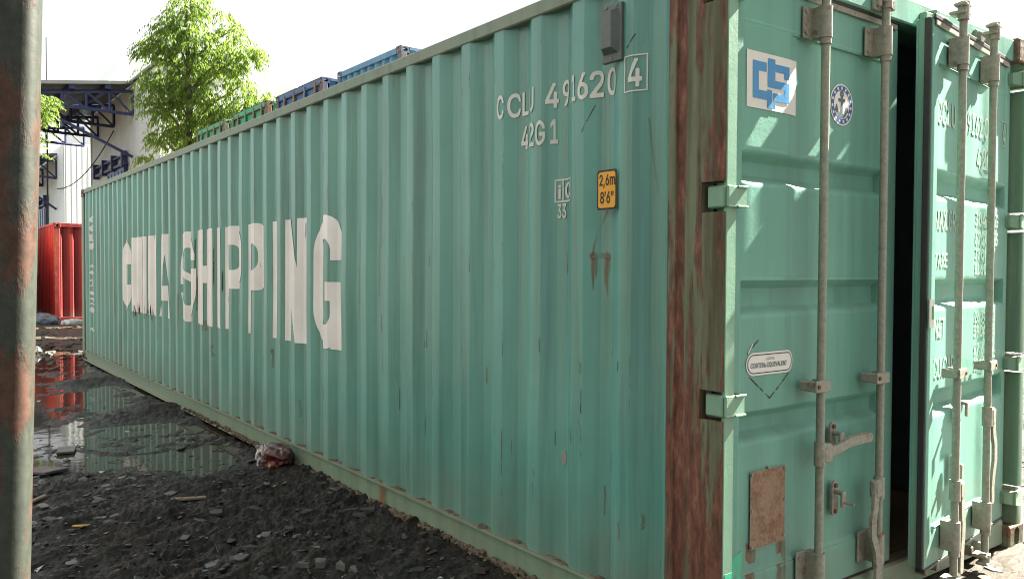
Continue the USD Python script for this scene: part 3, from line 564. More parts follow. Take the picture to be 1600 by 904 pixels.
# lettering on the right door
def line(txt, s_left, z, h, sx=.62, mat=m_white): return at(text_poly(txt, h, sx), -s_left, z)
def words(g):
    out = []
    for k in polys(g.buffer(.022)):
        w_ = g.intersection(k)
        if w_.area > 1e-6: out.append(w_)
    return out
right = [('code_lettering', union_all([line('CCLU', .99, 2.055, .10), line('491620', .66, 2.055, .10), line('4', .115, 2.055, .10), sbox(-.125, 2.042, -.045, 2.170).difference(sbox(-.120, 2.047, -.050, 2.165))])),
         ('code_lettering', line('42G1', .46, 1.905, .10)),
         ('weight_lettering', union_all([line('MAX.GROSS', 1.0, 1.60, .085, .58), line('30480 KG', .46, 1.635, .062, .72), line('67200 LBS', .46, 1.545, .062, .66)])),
         ('weight_lettering', union_all([line('TARE', .995, 1.435, .062, .75), line('3700 KG', .46, 1.475, .05, .8), line('8160 LBS', .46, 1.405, .05, .74)])),
         ('weight_lettering', union_all([line('NET', .99, 1.13, .085, .6), line('26780 KG', .46, 1.175, .055, .75), line('59040 LBS', .46, 1.105, .055, .68)])),
         ('weight_lettering', union_all([line('CU.CAP.', .99, .955, .085, .58), line('67.6 CU.M.', .46, 1.02, .055, .7), line('2385 CU.FT', .46, .945, .055, .66)]))]
for n, g in right:
    for w_ in (words(g)): door_print(n, w_, m_dwhite, False)
put('seal_tag', [place(T_R, bx(DW - .03, DW + .014, .006, .014, 1.18, 1.30, .003))], m_decal, DR)
put('seal_tag_print', [place(T_R, bx(DW - .024, DW - .004, .0141, .016, 1.215, 1.27, .0005))], plain('tag_green', (.06, .30, .06)), DR)

# ------------------------------------------------------------------ marks on the long side
def glyph(ch, w, h, t, tv):
    """Narrow block capitals, w wide and h high, with upright strokes t and level strokes tv."""
    B = lambda a, b, c, d: sbox(a, b, c, d)
    if ch == 'I': return B(0, 0, w, h)
    if ch == 'H': return union_all([B(0, 0, t, h), B(w - t, 0, w, h), B(0, h * .44, w, h * .44 + tv)])
    if ch == 'N': return union_all([B(0, 0, t, h), B(w - t, 0, w, h), Polygon([(0, h), (t * 1.1, h), (w, 0), (w - t * 1.1, 0)])])
    if ch == 'A': return union_all([Polygon([(0, 0), (t, 0), (w / 2 + t * .25, h), (w / 2 - t * .5, h)]), Polygon([(w, 0), (w - t, 0), (w / 2 - t * .25, h), (w / 2 + t * .5, h)]), B(w * .22, h * .2, w * .78, h * .2 + tv)])
    rr_ = lambda a, b, c, d, r: sbox(a + r, b + r, c - r, d - r).buffer(r, 8)
    if ch == 'P':
        o = rr_(-w, h * .40, w, h, w * .38).intersection(B(0, 0, w, h)); i = rr_(-w, h * .40 + tv, w - t, h - tv, w * .2).intersection(B(t, 0, w, h))
        return union_all([B(0, 0, t, h), o.difference(i)])
    R = affinity.scale(Point(0, 0).buffer(1, 16), w / 2, w * .62)
    cap = union_all([at(R, w / 2, h - w * .62), at(R, w / 2, w * .62), B(0, w * .62, w, h - w * .62)])
    wi = w - 2 * t; Ri = affinity.scale(Point(0, 0).buffer(1, 16), wi / 2, wi * .62)
    hole = union_all([at(Ri, w / 2, h - tv - wi * .62), at(Ri, w / 2, tv + wi * .62), B(t, tv + wi * .62, w - t, h - tv - wi * .62)])
    o = cap.difference(hole)
    if ch == 'C': return o.difference(B(w - t * 1.3, h * .36, w + 1, h * .64))
    if ch == 'G': return union_all([o.difference(B(w - t * 1.3, h * .50, w + 1, h * .66)), B(w * .52, h * .36, w, h * .50), B(w - t, 0, w, h * .50)])
    if ch == 'S':
        top = o.intersection(B(0, h * .5 - tv / 2, w, h)).difference(B(w - t * 1.3, h * .5, w, h * .68)); bot = o.intersection(B(0, 0, w, h * .5 + tv / 2)).difference(B(0, h * .32, t * 1.3, h * .5))
        return union_all([top, bot, Polygon([(0, h * .58), (t, h * .60), (w, h * .42), (w - t, h * .40)])])
spans = [('C', 9.385, 9.04), ('H', 8.93, 8.48), ('I', 8.42, 8.22), ('N', 8.15, 7.70), ('A', 7.66, 7.14), ('S', 6.82, 6.27), ('H', 6.25, 5.73), ('I', 5.68, 5.48), ('P', 5.42, 4.93), ('P', 4.85, 4.45), ('I', 4.295, 4.22), ('N', 4.03, 3.63), ('G', 3.49, 3.07)]
for ch, a, b in spans:
    side_print('company_letter', at(glyph(ch, a - b, .885, (.205 if a > 7 else .238) if a > 5.5 and ch in 'HN' else .145, .16), -a, .885), m_big)
def side_text(txt_spans, z, h, bold=True):
    g = []
    for ch, ya, yb in txt_spans:
        p = text_poly(ch, h, 1, bold); x0, y0, x1, y1 = p.bounds
        p = affinity.scale(at(p, -x0, 0), (ya - yb) / (x1 - x0), 1, origin=(0, 0)); g.append(at(p, -ya, z))
    return union_all(g)
for c_ in [('C', 1.332, 1.28), ('C', 1.264, 1.198), ('L', 1.185, 1.128), ('U', 1.104, 1.055), ('4', .985, .925), ('9', .899, .840), ('1', .80, .774), ('6', .761, .705), ('2', .700, .642), ('0', .621, .560), ('4', .467, .410)]: side_print('code_letter', side_text([c_], 2.118, .102), m_white)
bxp = sbox(-.487, 2.098, -.390, 2.238); side_print('check_digit_box', bxp.difference(bxp.buffer(-.005, join_style=2)), m_white)
for c_ in [('4', 1.192, 1.135), ('2', 1.110, 1.052), ('G', 1.042, .985), ('1', .964, .930)]: side_print('code_letter', side_text([c_], 1.964, .10), m_white)
lb = sbox(-.944, 1.706, -.815, 1.806)
side_print('association_mark', union_all([lb.difference(lb.buffer(-.007, join_style=2)), sbox(-.898, 1.706, -.890, 1.806), side_text([('i', .926, .906)], 1.722, .056), side_text([('C', .880, .824)], 1.722, .066), side_text([('3', .930, .904), ('3', .899, .872)], 1.640, .058)]), m_white)
for k in range(30):
    u = -random.uniform(7.95, 8.9); z0 = random.uniform(.83, .93); w = random.uniform(.003, .012)
    side_print('flaked_scrape', Polygon([(u - w, z0), (u + w, z0 - .02), (u + w * .4, z0 + random.uniform(.05, .15)), (u - w * .5, z0 + .04)]).buffer(0), m_scr, .0042)
for u, z0, ln in ((-6.28, 1.40, .30), (-6.26, 1.0, .34), (-5.72, 1.25, .35), (-3.93, 1.35, .36), (-3.93, .92, .34), (-3.68, 1.62, .12), (-5.45, 1.2, .2), (-6.74, 1.55, .2)):
    side_print('flaked_scrape', Polygon([(u - .007, z0), (u + .003, z0 + .03), (u + .006, z0 + ln), (u - .004, z0 + ln * .9)]), m_scr, .0042)
# yellow height plate
hp = sbox(-.637, 1.655, -.523, 1.813); flat = lambda g, off: (lambda vf: vf)(conform(g, [], [], lambda u, v: np.stack([np.full_like(u, .010 - off), -u, v], -1)))
hb = hp.buffer(-.012).buffer(.012)
put('height_plate', trimesh.util.concatenate([bx(.0097, .0108, .525, .635, 1.658, 1.810, .001)]), m_black, C, label='yellow and black height plate')
put('height_plate_border', flat(hb, .0005), m_black, C)
put('height_plate_face', flat(hp.buffer(-.020).buffer(.012), .0015), m_yellow, C)
put('height_plate_text', flat(union_all([side_text([('2,6m', .622, .532)], 1.752, .042), side_text([("8\u20326\u2033", .617, .540)], 1.682, .044)]), .0025), m_black, C)
# vertical code at the far end
vt, z = [], 2.16
for ch in 'CCLU 491620 4':
    if ch != ' ':
        p = text_poly(ch, .10, .8); x0, y0, x1, y1 = p.bounds; p = affinity.scale(at(p, -x0, 0), (.30 if ch != '1' else .12) / (x1 - x0), 1, origin=(0, 0)); vt.append(at(p, -11.61, z - .1))
    z -= .132
for g_ in vt: side_print('code_letter', g_, m_white)
put('rust_run', conform(Polygon([(-2.52, .045), (-2.40, .045), (-2.425, .09), (-2.41, .145), (-2.50, .145), (-2.495, .1)]), [], [], lambda u, v: np.stack([np.full_like(u, .0035), -u, v], -1)), m_run, C)
put('rust_run', conform(Polygon([(-5.2, .05), (-5.1, .045), (-5.12, .145), (-5.17, .145)]), [], [], lambda u, v: np.stack([np.full_like(u, .0035), -u, v], -1)), m_runsoft, C)
# vent
ve = [bx(-.002, .018, .494, .602, 2.228, 2.452, .003)]
vv = trimesh.convex.convex_hull(np.array([(x, y, zz_) for x, q in ((.0, 0), (-.030, .014)) for y in (.510 + q, .592 - q) for zz_ in (2.258 + q * 1.5, 2.432 - q)]))
V = put('vent', ve, m_ventm, C); put('vent_cover', vv, m_ventm, V)
put('vent_rivet', [cyl((-.006, y, zz_), (.0, y, zz_), .005, 8) for y, zz_ in ((.52, 2.442), (.578, 2.442), (.548, 2.241))], m_hard, V)
# rust runs, scrapes and bare spots seen on the side
side_print('rust_run', LineString([(-.622, 1.652), (-.655, 1.60), (-.680, 1.52), (-.685, 1.475)]).buffer(.0042), m_run, .002)
side_print('rust_run', union_all([affinity.rotate(affinity.scale(Point(-.648, 1.474).buffer(.012), 3.6, 1.0), 2), Point(-.682, 1.474).buffer(.016), Point(-.618, 1.472).buffer(.018)]), m_run, .0022)
for u, ln, w in ((-.684, .14, .007), (-.672, .09, .006), (-.630, .13, .007), (-.618, .17, .009), (-.606, .07, .005)):
    side_print('rust_run', Polygon([(u - w, 1.468), (u + w, 1.468), (u + w * .8, 1.468 - ln * .5), (u + w * .2, 1.468 - ln), (u - w * .4, 1.468 - ln * .8), (u - w * .9, 1.468 - ln * .4)]), m_run, .0024)
side_print('bare_patch', Polygon([(-.895, .625), (-.862, .645), (-.845, .61), (-.868, .565), (-.89, .585)]), m_bare, .0024)
side_print('rust_run', LineString([(-.385, 1.99), (-.372, 1.85), (-.34, 1.70)]).buffer(.0035), m_runsoft, .0024)
for u, z0, ln, w in ((-.735, .985, .05, .011), (-.62, .42, .12, .009), (-.50, .36, .07, .010), (-.395, .42, .06, .012), (-1.04, .50, .03, .018), (-1.045, .40, .07, .012), (-.74, .77, .03, .016), (-2.03, .99, .10, .016), (-1.46, .86, .08, .012), (-2.55, 1.05, .10, .010), (-2.57, 1.25, .75, .020), (-2.84, 1.10, .55, .016), (-2.55, 1.55, .30, .012), (-3.70, 1.20, .6, .022), (-5.75, .70, .55, .030), (-5.75, .62, .10, .06), (-6.0, .83, .1, .08), (-6.85, .80, .35, .03), (-2.0, 1.43, .06, .02), (-4.30, .66, .14, .03), (-3.75, .36, .12, .02)):
    j = [(u + random.uniform(-.3, .3) * w, z0 + ln * k / 6) for k in range(7)]
    g = Polygon([(a - w * random.uniform(.25, .6), b) for a, b in j] + [(a + w * random.uniform(.25, .6), b) for a, b in j[::-1]]).buffer(0)
    side_print('rust_run', g, m_runsoft if ln > .28 else m_run, .0021)
for k in range(55):
    f_ = folds[(folds < 9)][random.randrange(len(folds[folds < 9]))]
    if f_ > 2.5 and random.random() < .5: continue
    u = -f_ + random.uniform(-.004, .004); z0 = random.choice([random.uniform(.25, 2.3), random.gauss(1.02, .05), random.gauss(.62, .15)]); ln = random.uniform(.02, .13); w = random.uniform(.0008, .0026)
    z0 = min(max(z0, .2), 2.3)
    if 2.9 < f_ and .85 < z0 < 1.8: continue
    side_print('scratch', Polygon([(u - w, z0), (u + w, z0 + .006), (u + w * .5, z0 + ln), (u - w, z0 + ln * .9)]).buffer(0), m_scr, .0019)
side_print('scratch', LineString([(-.475, 2.27), (-.435, 2.315)]).buffer(.0016), m_scr, .002)
side_print('scratch', LineString([(-.735, 1.98), (-.68, 2.085)]).buffer(.0013), m_scr, .002)

# ------------------------------------------------------------------ other containers
def bg_container(name, label, color, dark, loc, rotz, length=12.192, style='door', group=None, rust=(.13, .075, .05), bars=True):
    X = thing(name, label, 'shipping container', loc, rotz, group)
    key = '_'.join(str(int(round(c * 1000))) for c in color)
    mp = looks.get(key) or looks.setdefault(key, paint('far_paint_' + key, color, dark, rust=.70, streak=.25))
    mr = looks.get('r' + key) or looks.setdefault('r' + key, two_tone('far_frame_' + key, np.array(color) * .8, rust, .42, .58, 2.2, (1, 1, .6), fine=20))
    for side in (0, 1):
        ys = np.unique(np.concatenate([[.16, length - .16]] + [np.array([.2 + .279 * k + o for k in range(int((length - .5) / .279))]) for o in (0, .07, .14, .209)]))
        t = np.mod(ys - .2, .279); xs = np.interp(t, [0, .07, .14, .209, .279], [.01, .01, .05, .05, .01])
        x = xs if side == 0 else WID - xs
        put('side_panel', grid(np.stack([np.stack([x, ys, np.full_like(ys, z)], -1) for z in (.15, 2.53)])), mp, X)
        put('top_side_rail', [bx(.0 if side == 0 else WID - .06, .06 if side == 0 else WID, .17, length - .17, 2.525, 2.585)], mp, X)
        put('bottom_side_rail', [bx(.0 if side == 0 else WID - .06, .06 if side == 0 else WID, .17, length - .17, .02, .16)], mp, X)
    put('roof_panel', [bx(.06, WID - .06, .05, length - .05, 2.535, 2.555)], mp, X)
    put('rear_wall', [bx(.1, WID - .1, length - .08, length - .05, .1, 2.5)], mp, X)
    for x in (0, WID - .13):
        for y in (0, length - .13):
            put('corner_post', [bx(x, x + .13, y + .004, y + .126, .11, 2.48, .01)], mr, X)
    for x in (0, WID - .162):
        for y in (0, length - .178):
            for z in (0, HT - .118): put('corner_casting', casting(x - .002, y - .002, z, 0, 0), mr, X)
    put('end_header', [bx(.16, WID - .16, .01, .09, 2.48, 2.58)], mp, X)
    put('end_sill', [bx(.16, WID - .16, .02, .09, .02, .14)], mr, X)
    if style == 'door':
        for s in (0, 1):
            x0, x1 = (.135, 1.214) if s == 0 else (1.224, 2.303)
            zs = [.16, .8, .84, 1.0, 1.04, 1.3, 1.34, 1.5, 1.54, 1.8, 1.84, 2.0, 2.04, 2.46]; ds = [.05, .05, .08, .08, .05, .05, .08, .08, .05, .05, .08, .08, .05, .05]
            D = put('door', grid(np.stack([np.stack([np.full(len(zs), x), np.array(ds), np.array(zs)], -1) for x in (x0, x1)])), mp, X)
            for q in (.3, .78):
                x = x0 + q * (x1 - x0)
                put('locking_bar', cyl((x, .01, .06), (x, .01, 2.53), .02, 8), m_hard, D)
                put('bar_bracket', [bx(x - .05, x + .05, .0, .048, 2.28, 2.42), bx(x - .05, x + .05, .0, .03, 2.485, 2.54)], mr, D)
        put('top_beam', [bx(.14, WID - .14, .006, .05, 2.455, 2.478), bx(.17, WID - .17, .004, .06, 2.581, 2.592)], mr, X)
    else:
        xs = [.13]; ds = [.03]
        n = 8; w = (WID - .26) / n
        for k in range(n):
            a = .13 + k * w; xs += [a + w * .12, a + w * .36, a + w * .62, a + w * .86]; ds += [.03, .085, .085, .03]
        xs.append(WID - .13); ds.append(.03)
        put('end_panel', grid(np.stack([np.stack([np.array(xs), np.array(ds), np.full(len(xs), z)], -1) for z in (.14, 2.49)])), mp, X)
    return X
looks = {}
RED, RED2 = (.225, .026, .027), (.27, .034, .031)
BLUE, BLUE2 = (.055, .155, .27), (.085, .20, .32)
BLUED, BLUED2 = (.035, .085, .20), (.05, .12, .26)
GRN, GRN2 = (.03, .24, .12), (.05, .30, .15)
bg_container('shipping_container', 'bright red container with broad ribbed end wall standing across the flooded yard', RED, RED2, (.98, 22.3, -.03), 0, 6.058, 'end', rust=(.26, .06, .04))
bg_container('shipping_container', 'orange red container half hidden behind the rusty leaning post', (.42, .085, .04), (.46, .10, .05), (-2.05, 21.9, -.03), 0, 6.058, 'end', rust=(.30, .09, .05))
row = [(12.62, BLUE, BLUE2, 'end', 'pale blue container with ribbed end, nearest in the row behind the green container'), (15.75, BLUED, BLUED2, 'door', 'dark blue container with rusty door bars beside the pale blue ribbed one'),
       (18.75, GRN, GRN2, 'door', 'bright green container with door bars next to the dark blue container'), (21.75, GRN, GRN2, 'door', 'bright green container at the far end of the row, under the leafy tree')]
for y, c1, c2, st, lab in row:
    low = ' '.join(lab.replace(',', '').split()[:9])
    bg_container('shipping_container', lab, c1, c2, (4.40, y, HT - .01 - (.09 if y < 13 else .03 if y < 16 else 0)), -90, 6.058, st, 'containers stacked behind the green container')
    bg_container('shipping_container', 'container underneath the ' + low, c1, c2, (4.40, y, -.02 - (.09 if y < 13 else .03 if y < 16 else 0)), -90, 6.058, st, 'lower containers of the row')

for i, z in enumerate((-.02, HT - .03, 2 * HT - .04, 3 * HT - .05)):
    bg_container('shipping_container', 'brown container %s of the stack behind the viewer' % ('at the foot', 'second from the ground', 'third from the ground', 'on top')[i], (.075, .042, .035), (.09, .05, .04), (-14.4, -3.3, z), -90, 12.192, 'end')
    bg_container('shipping_container', 'dark grey container %s of the stack left of the alley' % ('at the foot', 'second from the ground', 'third from the ground', 'on top')[i], (.045, .055, .06), (.055, .067, .073), (-7.6, -10.4, z), 0, 12.192, 'end')
for i, z in enumerate((-.02, HT - .03)):
    bg_container('shipping_container', 'dull brown container %s of the stack across the flooded alley' % ('at the foot', 'on top')[i], (.07, .06, .05), (.085, .072, .06), (-9.6, 2.2, z), 0, 12.192, 'end')

# ------------------------------------------------------------------ leaning rusty post in the foreground
def ray(px, py):
    return fw + cr * (px - 800) / FPX + cu * (452 - py) / FPX
m_fpost = two_tone('foreground_post_paint', (.024, .030, .023), (.055, .028, .019), .51, .57, 3.0, (5, 5, 2.0), a2=(.040, .046, .036), b2=(.085, .041, .027), bump=.22, rough=.5, fine=55, bdist=.003, spec=.4)
dist = 1.02
def post_pt(py, px):
    d = ray(px, py); return EYE + d * dist / (d @ fw)
pt, pb = post_pt(0, 60), post_pt(904, 41)
axis = (pt - pb) / np.linalg.norm(pt - pb); k0 = pb + axis * (-.1 - pb[2]) / axis[2]; k1 = pb + axis * (2.75 - pb[2]) / axis[2]
vd = ray(52, 452); vd = np.array([vd[0] * math.cos(.10) + vd[1] * math.sin(.10), -vd[0] * math.sin(.10) + vd[1] * math.cos(.10), 0]); ey = vd - axis * (vd @ axis); ey /= np.linalg.norm(ey); ex = np.cross(ey, axis)
prof = sbox(-.16 + .026, -.13 + .026, -.026, -.026).buffer(.026, 10) if False else sbox(-.150, .017, -.017, .050).buffer(.017, 12)
hh = np.linspace(0, 1, 160)
ringp_ = np.array(prof.exterior.coords)[:-1]
ringp_ = np.array([np.array(prof.exterior.interpolate(t, normalized=True).coords[0]) for t in np.linspace(0, 1, 140, endpoint=False)])
P = np.zeros((len(hh), len(ringp_) + 1, 3))
for i, t in enumerate(hh):
    c0 = k0 + (k1 - k0) * t
    for j in range(len(ringp_) + 1):
        a, b = ringp_[j % len(ringp_)]; P[i, j] = c0 + ex * a + ey * b
nn = meshkit.fbm(P * [22, 22, 12], 3, 91); bl = np.clip(nn - .70, 0, 1) * .014
cen = (k0 + (k1 - k0) * hh[:, None])[:, None] - ex * .08 + ey * .075
dirv = P - cen; dirv /= np.linalg.norm(dirv, axis=2, keepdims=True); P += dirv * bl[..., None]
base = k0 * 1.0
FP = thing('gate_post', 'leaning rusty green steel post close to the camera at the left edge', 'post', tuple(base))
put('post_shaft', grid(P - base), m_fpost, FP, smooth=True)
put('base_plate', [bx(-.23, .10, -.07, .22, .04, .10, .006)], m_cast, FP)
top = (k1 - base); put('post_cap', [bx(top[0] - .17, top[0] + .03, top[1] - .03, top[1] + .17, top[2] - .01, top[2] + .02, .006)], m_fpost, FP)

# ------------------------------------------------------------------ crumpled bag against the rail
def ground_at(px, py, z=0):
    d = ray(px, py); return EYE + d * (z - EYE[2]) / d[2]
ico = trimesh.creation.icosphere(5, 1.0); v = ico.vertices.copy()
nz = meshkit.fbm(v * 1.3, 2, 61); rid = 1 - np.abs(2 * meshkit.fbm(v * 1.9 + 3, 2, 62) - 1)
v *= (.70 + .42 * nz + .20 * rid)[:, None]; v *= [.100, .140, .098]
v[:, 2] = np.maximum(v[:, 2], -.055)
bag_loc = (-.115, 3.80, .085)
Bg = thing('crumpled_bag', 'crumpled shiny dark red plastic bag lying against the bottom rail', 'plastic bag', bag_loc)
m_bag = usdkit.material(stage, L + 'printed_plastic_bag', {
    'g': ('geometry', {}), 'n': ('noise_texture', {'scale': 6, 'detail': 2, 'roughness': .5, 'distortion': 1.5}), 'r': ('rgb_ramp', {'ramp': [(.40, (.034, .006, .005)), (.63, (.065, .011, .008)), (.66, (.20, .18, .12)), (.75, (.42, .40, .34))], }),
    'b': ('noise_texture', {'scale': 20, 'detail': 3, 'distortion': 1.5}), 'bp': ('bump', {'strength': .35, 'distance': .012}), 'p': ('principled_bsdf', {'roughness': .22, 'specular_ior_level': .5, 'coat_weight': .25, 'coat_roughness': .08})},
    [('g.position', 'n.vector'), ('n.fac', 'r.fac'), ('r.color', 'p.base_color'), ('g.position', 'b.vector'), ('b.fac', 'bp.height'), ('bp.normal', 'p.normal')], surface='p.BSDF')
put('bag_body', trimesh.Trimesh(v, ico.faces, process=False), m_bag, Bg, smooth=True)
fl = np.stack(np.meshgrid(np.linspace(-1, 1, 22), np.linspace(-1, 1, 26)), -1); q = np.concatenate([fl * 2, np.zeros_like(fl[..., :1])], -1)
crk = meshkit.fbm(q * 1.7, 3, 64) - .5
F = np.stack([-.075 + .05 * crk - .030 * fl[..., 0], .098 + .046 * fl[..., 0] + .05 * crk, .0 + .078 * fl[..., 1] + .02 * crk], -1)
m_foil = plain('silver_wrapper', (.50, .47, .47), .25, metal=.2, var=.35, scale=30, bump=.4, spec=.6)
put('torn_flap', grid(F), m_foil, Bg, smooth=True)

# ------------------------------------------------------------------ litter and stones on the ground
m_chip = [plain('stone_chip', (.036, .034, .031), .7, var=.5), plain('pale_chip', (.085, .08, .07), .65, var=.4), plain('dark_flake', (.022, .021, .021), .30, var=.4), plain('leaf_litter', (.06, .045, .03), .8, var=.5)]
def flake(seed, thick):
    r = np.random.default_rng(seed); n = r.integers(5, 9); a = np.sort(r.random(n) * 2 * math.pi); rad = .5 + .5 * r.random(n)
    xy = np.stack([np.cos(a) * rad, np.sin(a) * rad * (.45 + .5 * r.random())], -1)
    P = np.vstack([np.c_[xy, thick * (.6 + .8 * r.random(n))], np.c_[xy * 1.08, -thick * np.ones(n)]])
    return trimesh.convex.convex_hull(P)
def scatter(name, protos, spots, kind='stuff'):
    """spots: (prototype, x, y, z, size, yaw, tilt x, tilt y)"""
    p = path_for(name, '/World'); pi = UsdGeom.PointInstancer.Define(stage, p); rel = pi.CreatePrototypesRel()
    for i, (m, mat) in enumerate(protos):
        q = f'{p}/piece_{i:03d}'; usdkit.mesh(stage, q, m, mat); rel.AddTarget(q)
    pi.CreateProtoIndicesAttr(Vt.IntArray([int(s[0]) for s in spots])); pi.CreatePositionsAttr(Vt.Vec3fArray([Gf.Vec3f(*map(float, s[1:4])) for s in spots])); pi.CreateScalesAttr(Vt.Vec3fArray([Gf.Vec3f(float(s[4])) for s in spots]))
    qs = []
    for s in spots:
        rot = Gf.Rotation(Gf.Vec3d(1, 0, 0), s[6]) * Gf.Rotation(Gf.Vec3d(0, 1, 0), s[7]) * Gf.Rotation(Gf.Vec3d(0, 0, 1), s[5]); q = rot.GetQuat()
        qs.append(Gf.Quath(q.GetReal(), *[float(c) for c in q.GetImaginary()]))
    pi.CreateOrientationsAttr(Vt.QuathArray(qs)); keys(pi.GetPrim(), kind=kind)
    return pi.GetPrim()
protos = [(flake(i, .05 + .04 * (i % 3)), m_chip[(0, 0, 2, 2, 1, 0, 3, 2)[i % 8]]) for i in range(16)]
sp = []
while len(sp) < 4200:
    a = rng.uniform(.10, .66); r = 3.2 + 7.5 * rng.random() ** 1.7; x, y = EYE[0] + r * math.sin(a), EYE[1] + r * math.cos(a)
    if x > -.02 or y < .7: continue
    sp.append([rng.integers(0, 16), x, y, 0, (.004 + .022 * rng.random() ** 3.0), rng.uniform(0, 360), rng.normal(0, 12), rng.normal(0, 12)])
for k in range(900):
    a = rng.uniform(.10, .60); r = 3.2 + 4.5 * rng.random() ** 1.5; x, y = EYE[0] + r * math.sin(a), EYE[1] + r * math.cos(a)
    if x < -.06 and y > .7: sp.append([rng.choice([2, 3, 7, 1]), x, y, 0, .010 + .055 * rng.random() ** 2.4, rng.normal(35, 40), rng.normal(0, 8), rng.normal(0, 8)])
xy = np.array([[s[1], s[2]] for s in sp]); hz = height(xy[:, 0], xy[:, 1])
spots = [s[:3] + [h - .02 * s[4]] + s[4:] for s, h in zip(sp, hz) if h > -.012]
for s, h in zip(sp, hz):
    if h <= -.012 and rng.random() < .35: spots.append(s[:3] + [-.007] + [s[4] * .7] + s[5:6] + [0, 0])
keys(scatter('stone_chips', protos, spots), 'dark stone chips and flakes strewn over the mud', 'stone chips')
def twig(seed):
    r = np.random.default_rng(seed); n = 7; t = np.linspace(-.5, .5, n); return tube(np.stack([t, .10 * np.cumsum(r.normal(size=n)) / n, .05 * r.normal(size=n)], -1), np.linspace(.022, .010, n), 5)
tw = [(twig(100 + i), (m_chip[2], m_chip[3], m_chip[0])[i % 3]) for i in range(6)]
sp = []
for k in range(330):
    a = rng.uniform(.10, .60); r = 3.3 + 6 * rng.random() ** 1.6; x, y = EYE[0] + r * math.sin(a), EYE[1] + r * math.cos(a)
    if x < -.06: sp.append([rng.integers(0, 6), x, y, 0, .05 + .16 * rng.random() ** 2, rng.normal(30, 50), rng.normal(0, 10), rng.normal(0, 10)])
xy = np.array([[s[1], s[2]] for s in sp]); hz = height(xy[:, 0], xy[:, 1])
keys(scatter('twigs', tw, [s[:3] + [max(h, -.008) + .004] + s[4:] for s, h in zip(sp, hz)]), 'thin broken twigs and fibres lying all over the mud', 'twigs')
pb = [(flake(60 + i, .04), plain(n_, c_, .6, var=.4, scale=30)) for i, (n_, c_) in enumerate([('dry_leaf', (.20, .12, .05)), ('plastic_scrap', (.36, .37, .36)), ('brown_leaf', (.10, .06, .035)), ('wood_scrap', (.20, .15, .10))])]
sp = []
for k in range(240):
    a = rng.uniform(.10, .60); r = 3.3 + 9 * rng.random() ** 1.4; x, y = EYE[0] + r * math.sin(a), EYE[1] + r * math.cos(a)
    if x < -.06: sp.append([rng.choice([0, 1, 2, 2, 3, 0]), x, y, 0, .008 + .032 * rng.random() ** 2, rng.uniform(0, 360), rng.normal(0, 14), rng.normal(0, 14)])
xy = np.array([[s[1], s[2]] for s in sp]); hz = height(xy[:, 0], xy[:, 1])
keys(scatter('leaf_litter', pb, [s[:3] + [max(h, -.008) + .003] + s[4:] for s, h in zip(sp, hz)]), 'small leaves and paper scraps dotted over the mud', 'litter')
sp = []
for k in range(900):
    x, y = rng.uniform(1.3, 5.5), rng.normal(-.6, .9)
    if y > .02 and x < 2.45: continue
    sp.append([rng.integers(0, 16), x, y, 0, .008 + .035 * rng.random() ** 2.5, rng.uniform(0, 360), rng.normal(0, 10), rng.normal(0, 10)])
xy = np.array([[s[1], s[2]] for s in sp]); hz = height(xy[:, 0], xy[:, 1]); prot2 = [(m, m_chip[(1, 1, 3, 0)[i % 4]]) for i, (m, _) in enumerate(protos)]
keys(scatter('gravel_litter', prot2, [s[:3] + [h + .1 * s[4]] + s[4:] for s, h in zip(sp, hz)]), 'sunlit pale chips and leaves on the ground below the open door', 'gravel')
sp = []
for k in range(1100):
    a = rng.uniform(.09, .26); r = rng.uniform(13, 25); x, y = EYE[0] + r * math.sin(a), EYE[1] + r * math.cos(a)
    sp.append([rng.integers(0, 16), x, y, 0, .02 + .13 * rng.random() ** 3, rng.uniform(0, 360), rng.normal(0, 10), rng.normal(0, 10)])
xy = np.array([[s[1], s[2]] for s in sp]); hz = height(xy[:, 0], xy[:, 1])
keys(scatter('yard_litter', prot2, [s[:3] + [max(h, -.008)] + s[4:] for s, h in zip(sp, hz)]), 'pale rubbish strewn along the foot of the red containers', 'rubbish')
def single(name, label, cat, px, py, L_, W_, T_, yaw, mat, pitch=0, group=None, seed=1):
    p = ground_at(px, py, .02); h = float(height(p[0], p[1])); m = flake(seed, 1.0); m.apply_scale((1 / m.extents[0], 1 / m.extents[1], 1 / m.extents[2])); m.apply_scale((L_, W_, T_))
    m.apply_transform(trimesh.transformations.rotation_matrix(pitch, (0, 1, 0))); m.apply_transform(trimesh.transformations.rotation_matrix(yaw, (0, 0, 1)))
    m.apply_translation(-m.centroid); pth = put(name, m, mat, label=label, cat=cat, group=group); UsdGeom.XformCommonAPI(stage.GetPrimAtPath(pth)).SetTranslate(Gf.Vec3d(p[0], p[1], max(h, -.005) + T_ * .35 + abs(math.sin(pitch)) * L_ * .3)); return p
single('leaf', 'fallen leaf with a yellow tip on the black mud at the lower left', 'leaf', 128, 829, .10, .028, .006, -.5, plain('yellow_leaf', (.40, .24, .03), .6, var=.3), seed=3)
